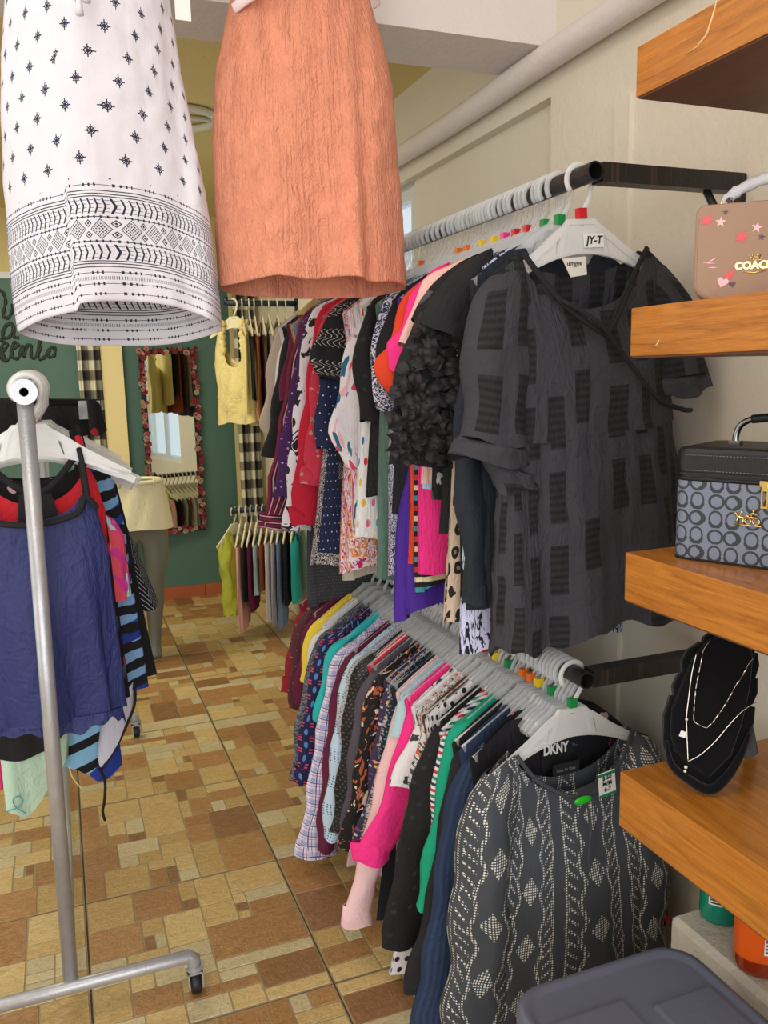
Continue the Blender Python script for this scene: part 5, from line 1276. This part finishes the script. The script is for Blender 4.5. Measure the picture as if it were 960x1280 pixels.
sp_ = panel('swim_shorts', 'light blue and black striped swim shorts with black drawstring', 'shorts', ([(74, 900), (95, 905), (125, 890), (168, 850)], [(80, 955), (95, 960), (118, 962), (158, 905)]), 2.32, FAB['ltblueswim'], amp=.010, seed=9)
for pth, mm, nm in ((((124, 958), (131, 975), (130, 1000), (128, 1012), (131, 1023)), FAB['black'], 'drawstring'), (((86, 955), (90, 968), (96, 977), (102, 983)), FAB['cream'], 'string')):
    q = [px_on(u, v, 2.32, sp_) for u, v in pth]; tube(nm, smooth_path([(x, -.012, z) for x, z in q], 16), .0038 if mm is FAB['black'] else .002, mm, sp_, n=6)
ml = panel('mesh_liner', 'white mesh liner with black piping hanging beside striped shorts', 'swimwear', ([(126, 905), (135, 890), (150, 870), (168, 848)], [(122, 940), (127, 958), (150, 925), (166, 880)]), 2.29, FAB['mesh'], amp=.006, seed=10)
q = [px_on(u, v, 2.29, ml) for u, v in ((168, 850), (168, 878), (158, 905), (142, 938), (127, 960))]; tube('piping', smooth_path([(x, -.008, z) for x, z in q], 24), .004, FAB['black'], ml, n=6)
panel('swimsuit', 'royal blue swim bottoms peeking below the mesh liner', 'swimwear', ([(108, 945), (125, 950), (140, 940), (150, 930)], [(112, 968), (122, 975), (135, 972), (153, 955)]), 2.36, fab('royal', S(34, 60, 160)), amp=.004, seed=11)
panel('crop_top', 'hot pink garment edge at left border of the rolling rack', 'top', ([(-30, 900), (-15, 900), (-8, 900), (3, 905)], [(-30, 985), (-15, 988), (-8, 990), (4, 985)]), 2.30, FAB['hotpink'], seed=12)
sk = panel('skirt', 'black skirt with red floral waistband on clip hanger, far end of the rolling rack', 'skirt', ([(-40, 505), (10, 506), (70, 507), (125, 508)], [(-40, 545), (20, 548), (80, 548), (133, 540)]), 3.0, FAB['black'], seed=13, th=.03)
a = px_on(-40, 503, 3.0, sk); b = px_on(126, 505, 3.0, sk); tube('waistband', [(a[0], 0, a[1]), ((a[0]+b[0])/2, -.02, (a[1]+b[1])/2), (b[0], 0, b[1])], .017, FAB['redblack'], sk, n=8, flat=.6)
for u in (105, 118): 
    p = px_on(u, 512, 3.0, sk); newmesh('clip', *boxd((p[0]-.018, -.045, p[1]-.03), (p[0]+.018, -.02, p[1]+.03)), M['clear'], sk)
rackhang(2.52, -.55, '', 'spare milky hanger whose arm curves over the mannequin shorts', 1.42); rackhang(2.68, -.42, 'red', 'spare milky hanger behind the black swimsuit', 1.5); rackhang(2.40, -.5, '', 'spare milky hanger turned toward the viewer behind striped swimsuit', 1.3)
h_ = rackhang(3.0, 0, '', 'milky clip hanger holding the black floral skirt', 1.3)
panel('swimsuit', 'black and red patterned swimsuit hanging at the right end of the skirt', 'swimwear', ([(108, 500), (115, 500), (122, 502), (126, 508)], [(112, 540), (120, 545), (128, 542), (134, 538)]), 2.9, FAB['redblack'], seed=14)

# ------------------------------------------------------------------ lower mannequin with champagne shorts
M['mann'] = mat('grey_mannequin_plastic', S(104, 106, 96), .35)
mq = tag(empty('mannequin', (.36, 4.65, 0)), 'grey half mannequin legs in shiny shorts standing by the mirror', 'mannequin')
def legs():
    bm = bmesh.new(); V = {}
    pts = [((0, 0, 1.0), .115, .09), ((0, 0, .90), .15, .105), ((.0, 0, .82), .155, .11)]
    for s in (-1, 1):
        pts += [((s*.085-.0, 0, .72), .080, .085), ((s*.080, -.01, .55), .066, .07), ((s*.068+.0, -.005, .46), .052, .055), ((s*.062, .01, .34), .052, .055), ((s*.052, .01, .18), .038, .038), ((s*.045, 0, .07), .032, .034), ((s*.045, -.03, .02), .034, .050)]
    vs = [bm.verts.new(p[0]) for p in pts]; 
    for a, b in ((0, 1), (1, 2), (2, 3), (2, 10)): bm.edges.new((vs[a], vs[b]))
    for o in (3, 10):
        for k in range(6): bm.edges.new((vs[o+k], vs[o+k+1]))
    me = bpy.data.meshes.new('legs'); bm.to_mesh(me); bm.free()
    o = bpy.data.objects.new('legs', me); col.objects.link(o); o.parent = mq; me.materials.append(M['mann'])
    o.modifiers.new('k', 'SKIN'); lay = me.skin_vertices[0].data
    for i, p in enumerate(pts): lay[i].radius = (p[1], p[2])
    lay[2].use_root = True
    o.modifiers.new('u', 'SUBSURF').render_levels = 2; o.modifiers['u'].levels = 2
    for p in me.polygons: p.use_smooth = True
    o.modifiers['k'].use_smooth_shade = True
legs()
sh = tag(empty('shorts', (.36, 4.65, .75)), 'shiny champagne satin shorts worn by the grey mannequin', 'shorts')
rows = []; uvs = []
for j in range(15):
    t = j/14; row = []; uvr = []
    for k in range(41):
        a = 2*PI*k/40; hw = lerp(.135, .185, t**.7); x = hw*math.cos(a); y = lerp(.11, .135, t)*math.sin(a)
        z = .26-.25*t; f = .006*math.sin(a*9+t*4)*(1-.3*t); row.append((x+f, y+f, z+.006*math.sin(a*3)*t)); uvr.append((a*.16, z))
    rows.append(row); uvs.append(uvr)
loft('leg_fabric', rows, FAB['champagne'], sh, uvs)
tube('waistband', [(.137*math.cos(a), .112*math.sin(a), .262) for a in [2*PI*i/30 for i in range(30)]], .012, FAB['champagne'], sh, closed=True, n=6)
for s in (-1, 1): tube('belt_loop', [(s*.09, -.10, .24), (s*.09, -.106, .285)], .006, FAB['champagne'], sh, n=5)

# ------------------------------------------------------------------ mirror with a frame of paper roses
M['mirror'] = mat('mirror_glass', (.86, .90, .88), .02, 1.0)
mx0, mx1, mz0, mz1 = .552, .905, .50, 1.735
mi = tag(empty('mirror', ((mx0+mx1)/2, 5.955, mz0), rz=math.radians(6)), 'tall wall mirror framed with red and pink rosettes on green wall', 'mirror')
w2 = (mx1-mx0)/2; hh_ = mz1-mz0
newmesh('backing', *boxd((-w2-.012, -.012, -.012), (w2+.012, .005, hh_+.012)), mat('dark_frame', S(40, 34, 32), .7), mi)
newmesh('glass', *boxd((-w2+.02, -.016, .02), (w2-.02, -.0121, hh_-.02)), M['mirror'], mi)
def rosette(m, m2):
    V = []; Fc = []; MI = []
    for ring_, (rr, n, zz, tilt) in enumerate(((.021, 6, .006, .010), (.013, 5, .012, .016), (.006, 4, .018, .018))):
        for k in range(n):
            a = 2*PI*k/n+ring_*.5; da = PI/n*1.15; o = len(V)
            V += [(0, -zz*.4, 0), (rr*math.cos(a-da), -zz, rr*math.sin(a-da)), (rr*1.25*math.cos(a), -zz-.003, rr*1.25*math.sin(a)), (rr*math.cos(a+da), -zz, rr*math.sin(a+da))]
            Fc.append((o, o+1, o+2, o+3)); MI.append(0 if ring_ < 2 else 1)
    me = bpy.data.meshes.new('flower'); me.from_pydata(V, [], Fc); me.materials.append(m); me.materials.append(m2)
    for p, i in zip(me.polygons, MI): p.material_index = i
    return me
mr = [mat('rose_red', S(150, 44, 56), .8), mat('blush_pink', S(186, 128, 116), .8), mat('cream_paper', S(190, 168, 140), .8), mat('leaf_dark', S(40, 44, 34), .8)]
FM = [rosette(mr[0], mr[0]), rosette(mr[1], mr[0]), rosette(mr[0], mr[1]), rosette(mr[2], mr[1])]
fr = random.Random(3); per = []
xs = lambda a, b, n: [lerp(a, b, k/(n-1)) for k in range(n)]
for z in xs(0, hh_, 31): per += [(-w2, z), (w2, z)]
for x in xs(-w2, w2, 9)[1:-1]: per += [(x, 0), (x, hh_)]
for (x, z) in per:
    for rep in range(2):
        o = bpy.data.objects.new('flower', fr.choice(FM)); col.objects.link(o); o.parent = mi
        o.location = (x+fr.uniform(-.016, .016), -.014-fr.random()*.008, z+fr.uniform(-.018, .018)); o.rotation_euler = (fr.uniform(-.3, .3), fr.uniform(0, 6), fr.uniform(-.3, .3)); q = fr.uniform(.55, .85); o.scale = (q, q, q)
V, F2 = merge([prism([(x+fr.uniform(-.03, .03), z+fr.uniform(-.03, .03)) for _ in range(3)], -.012, -.010) for x, z in per for _2 in range(2)])
newmesh('leaves', V, F2, mr[3], mi)['kind'] = 'stuff'

# ------------------------------------------------------------------ gingham curtains
def curtain(label, x0, x1, Y, z0, z1, seed):
    g = tag(empty('curtain', ((x0+x1)/2, Y, z0)), label, 'curtain'); rows = []; uvs = []; n = 40
    for j in range(25):
        z = lerp(z1-z0, 0, j/24); row = []; uvr = []
        for k in range(n+1):
            q = k/n; row.append((lerp(x0-(x0+x1)/2, x1-(x0+x1)/2, q), .022*math.sin(q*4*2*PI+seed)+.004*math.sin(z*3), z)); uvr.append((q*(x1-x0)*1.6+seed, z))
        rows.append(row); uvs.append(uvr)
    loft('panel', rows, FAB['gingham'], g, uvs, solid=.002)
    tube('curtain_rod', [(x0-(x0+x1)/2-.04, 0, z1-z0+.01), (x1-(x0+x1)/2+.04, 0, z1-z0+.01)], .012, M['blackmetal'], g, n=8)
curtain('black and white gingham curtain beside butter yellow wall strip', .152, .300, 5.93, .25, 2.15, 1.0)
curtain('black and white gingham curtain behind the back corner clothes rails', 1.175, 1.33, 5.86, .25, 2.3, 2.3)

# ------------------------------------------------------------------ clothes on the back corner rails
BG = 'tops on the back upper rail'; BG2 = 'tops on the back lower rail'
def bhang(x, z, rz, label, grp):
    hanger((x, 4.9, z), rz, label, grp, 'ivory', None, scale=.95)
def btop(x, m, hem, label, rz=1.45, rail_z=1.965, hw=.17, cat='top', kind='camisole', **k):
    bhang(x, rail_z, rz, 'ivory hanger holding the '+label, 'ivory hangers on the back rails')
    return tank(label, cat, 4.9, m, rail_z-.16, hem, hw, hwt=k.pop('hwt', .15), neck=k.pop('neck', .07), x0=x, shoulder=rail_z-.105, kind=kind, group=k.pop('group', BG), rz=rz, nv=16, **k)
fab('creamcrinkle', S(238, 220, 150), bump=.02)
cc = btop(.985, FAB['creamcrinkle'], 1.29, 'cream yellow smocked camisole with ruffled straps', rz=-.92, hw=.158, hwt=.135, front=.20, back=.17, neck=.10, thick=.05, amp=.012, hemwave=.012, crumple=.010)
for s in (-1, 1):
    tube('ruffle_strap', [(s*.075+.006*math.sin(k*2.2), -.022+.005*math.cos(k*1.7), .06-k*.014) for k in range(14)], [.017+.006*math.sin(k*2.4) for k in range(14)], FAB['creamcrinkle'], cc, n=8)
for x, mm, hem, lb in ((1.035, 'cream', 1.35, 'second cream camisole just behind the smocked one'), (1.075, 'black', 1.42, 'black camisole on the back upper rail'), (1.105, 'rust', 1.28, 'rust brown camisole on the back upper rail'), (1.15, 'choc', 1.30, 'dark brown top on the back upper rail'), (1.19, 'oat', 1.33, 'oatmeal top on the back upper rail'), (1.24, 'black', 1.25, 'long black top near wall on the back upper rail'), (1.29, 'orange', 1.3, 'orange top next to wall on the back upper rail')):
    btop(x, FAB[mm], hem, lb, rz=1.42, thick=.015)
fab('lime', S(190, 200, 70), bump=.008, bscale=40); fab('dustpink', S(226, 170, 166), bump=.002, bscale=120)
lt = tank('lime green ruched long-sleeved top hanging lowest at back rail', 'top', 4.9, FAB['lime'], .64, .16, .12, hwt=.10, neck=.05, x0=.925, shoulder=.67, kind='blouse', group=BG2, rz=.8, thick=.05, amp=.016, crumple=.02, nv=30)
sleeve(lt, FAB['lime'], 5, [(-.11, -.0), (-.15, -.12), (-.14, -.3), (-.12, -.47)], .09, .08, thick=.04, crumple=.02); sleeve(lt, FAB['lime'], 6, [(-.11, -.0), (-.15, -.12), (-.14, -.3), (-.12, -.44)], .09, .08, thick=.04, crumple=.02, side=1)
tube('hanging_tie', smooth_path([(.05, 0, -.45), (.052, 0, -.52), (.046, .004, -.57), (.055, 0, -.60), (.06, .002, -.628)], 20), .006, FAB['lime'], lt, n=6)
bhang(.925, .771, .8, 'ivory hanger holding the lime green ruched top', 'ivory hangers on the back rails')
for x, mm, hem, lb, hw in ((.965, 'dustpink', .07, 'dusty pink ribbed dress beside lime green top', .16), (1.00, 'black', .25, 'black top behind dusty pink dress', .15), (1.03, 'burgundy', .18, 'burgundy top on the back lower rail', .15), (1.065, 'lightblue', .28, 'pale blue top on the back lower rail', .15), (1.10, 'rust', .30, 'tan brown top on the back lower rail', .14), (1.135, 'white', .12, 'white cotton top on the back lower rail', .16), (1.17, 'crochet', .08, 'pale grey crochet top on the back lower rail', .17), (1.205, 'denim', .06, 'periwinkle blue dress on the back lower rail', .17), (1.245, 'black', .2, 'black top near wall on the back lower rail', .16), (1.29, 'teal', .2, 'turquoise top next to wall on the back lower rail', .15)):
    btop(x, FAB[mm], hem, lb, rz=1.18, rail_z=.771, hw=hw, group=BG2, kind='blouse', amp=.012, thick=.016)

# ------------------------------------------------------------------ script lettering on the green wall
M['script'] = mat('black_vinyl_lettering', S(30, 44, 40), .6)
lt_ = tag(empty('wall_lettering', aY(20, 420, 5.99)), 'black handwritten-style lettering on green wall reading na and mento', 'lettering')
def stroke(pts, r=.011, nm='letter_stroke'):
    P = [aY(u, v, 5.995)-lt_.location for u, v in pts]; P = smooth_path([tuple(p) for p in P], 10*len(pts))
    n = len(P); tube(nm, P, [r*(.55+.45*abs(math.sin(i*.35))) for i in range(n)], M['script'], lt_, n=6, flat=.35, flatdir=(0, 1, 0))
stroke([(-3, 362), (4, 366), (7, 378), (4, 392), (8, 398), (14, 392), (16, 380)])
stroke([(-12, 424), (-9, 408), (-4, 406), (-3, 424), (2, 424), (5, 412), (11, 404), (17, 408), (12, 421), (5, 422), (4, 412), (12, 405), (17, 410), (18, 421), (24, 422)])
stroke([(9, 398), (15, 392)], .007)
for dx_, ch in ((0, 'm'),): stroke([(-24, 450), (-20, 432), (-15, 430), (-14, 448), (-9, 432), (-4, 430), (-2, 448), (2, 438), (6, 450), (8, 452)])
stroke([(-2, 446), (3, 440), (9, 432), (5, 428), (1, 440), (4, 450), (12, 448), (17, 436), (23, 432), (18, 428), (14, 440), (18, 448), (24, 446), (28, 432), (30, 446), (34, 432), (39, 433), (39, 446), (45, 446), (52, 432)])
stroke([(52, 420), (47, 440), (50, 449), (56, 446), (62, 436), (68, 434), (68, 444), (61, 446), (62, 436)])
sw = tag(newmesh('wall_hook', *merge([boxd((-.012, -.02, -.05), (.012, 0, .05))]), mat('grey_plastic', S(90, 100, 92), .5), loc=aY(40, 470, 6.0)), 'small grey bracket on green wall above the rolling rack', 'bracket')
add_markers()
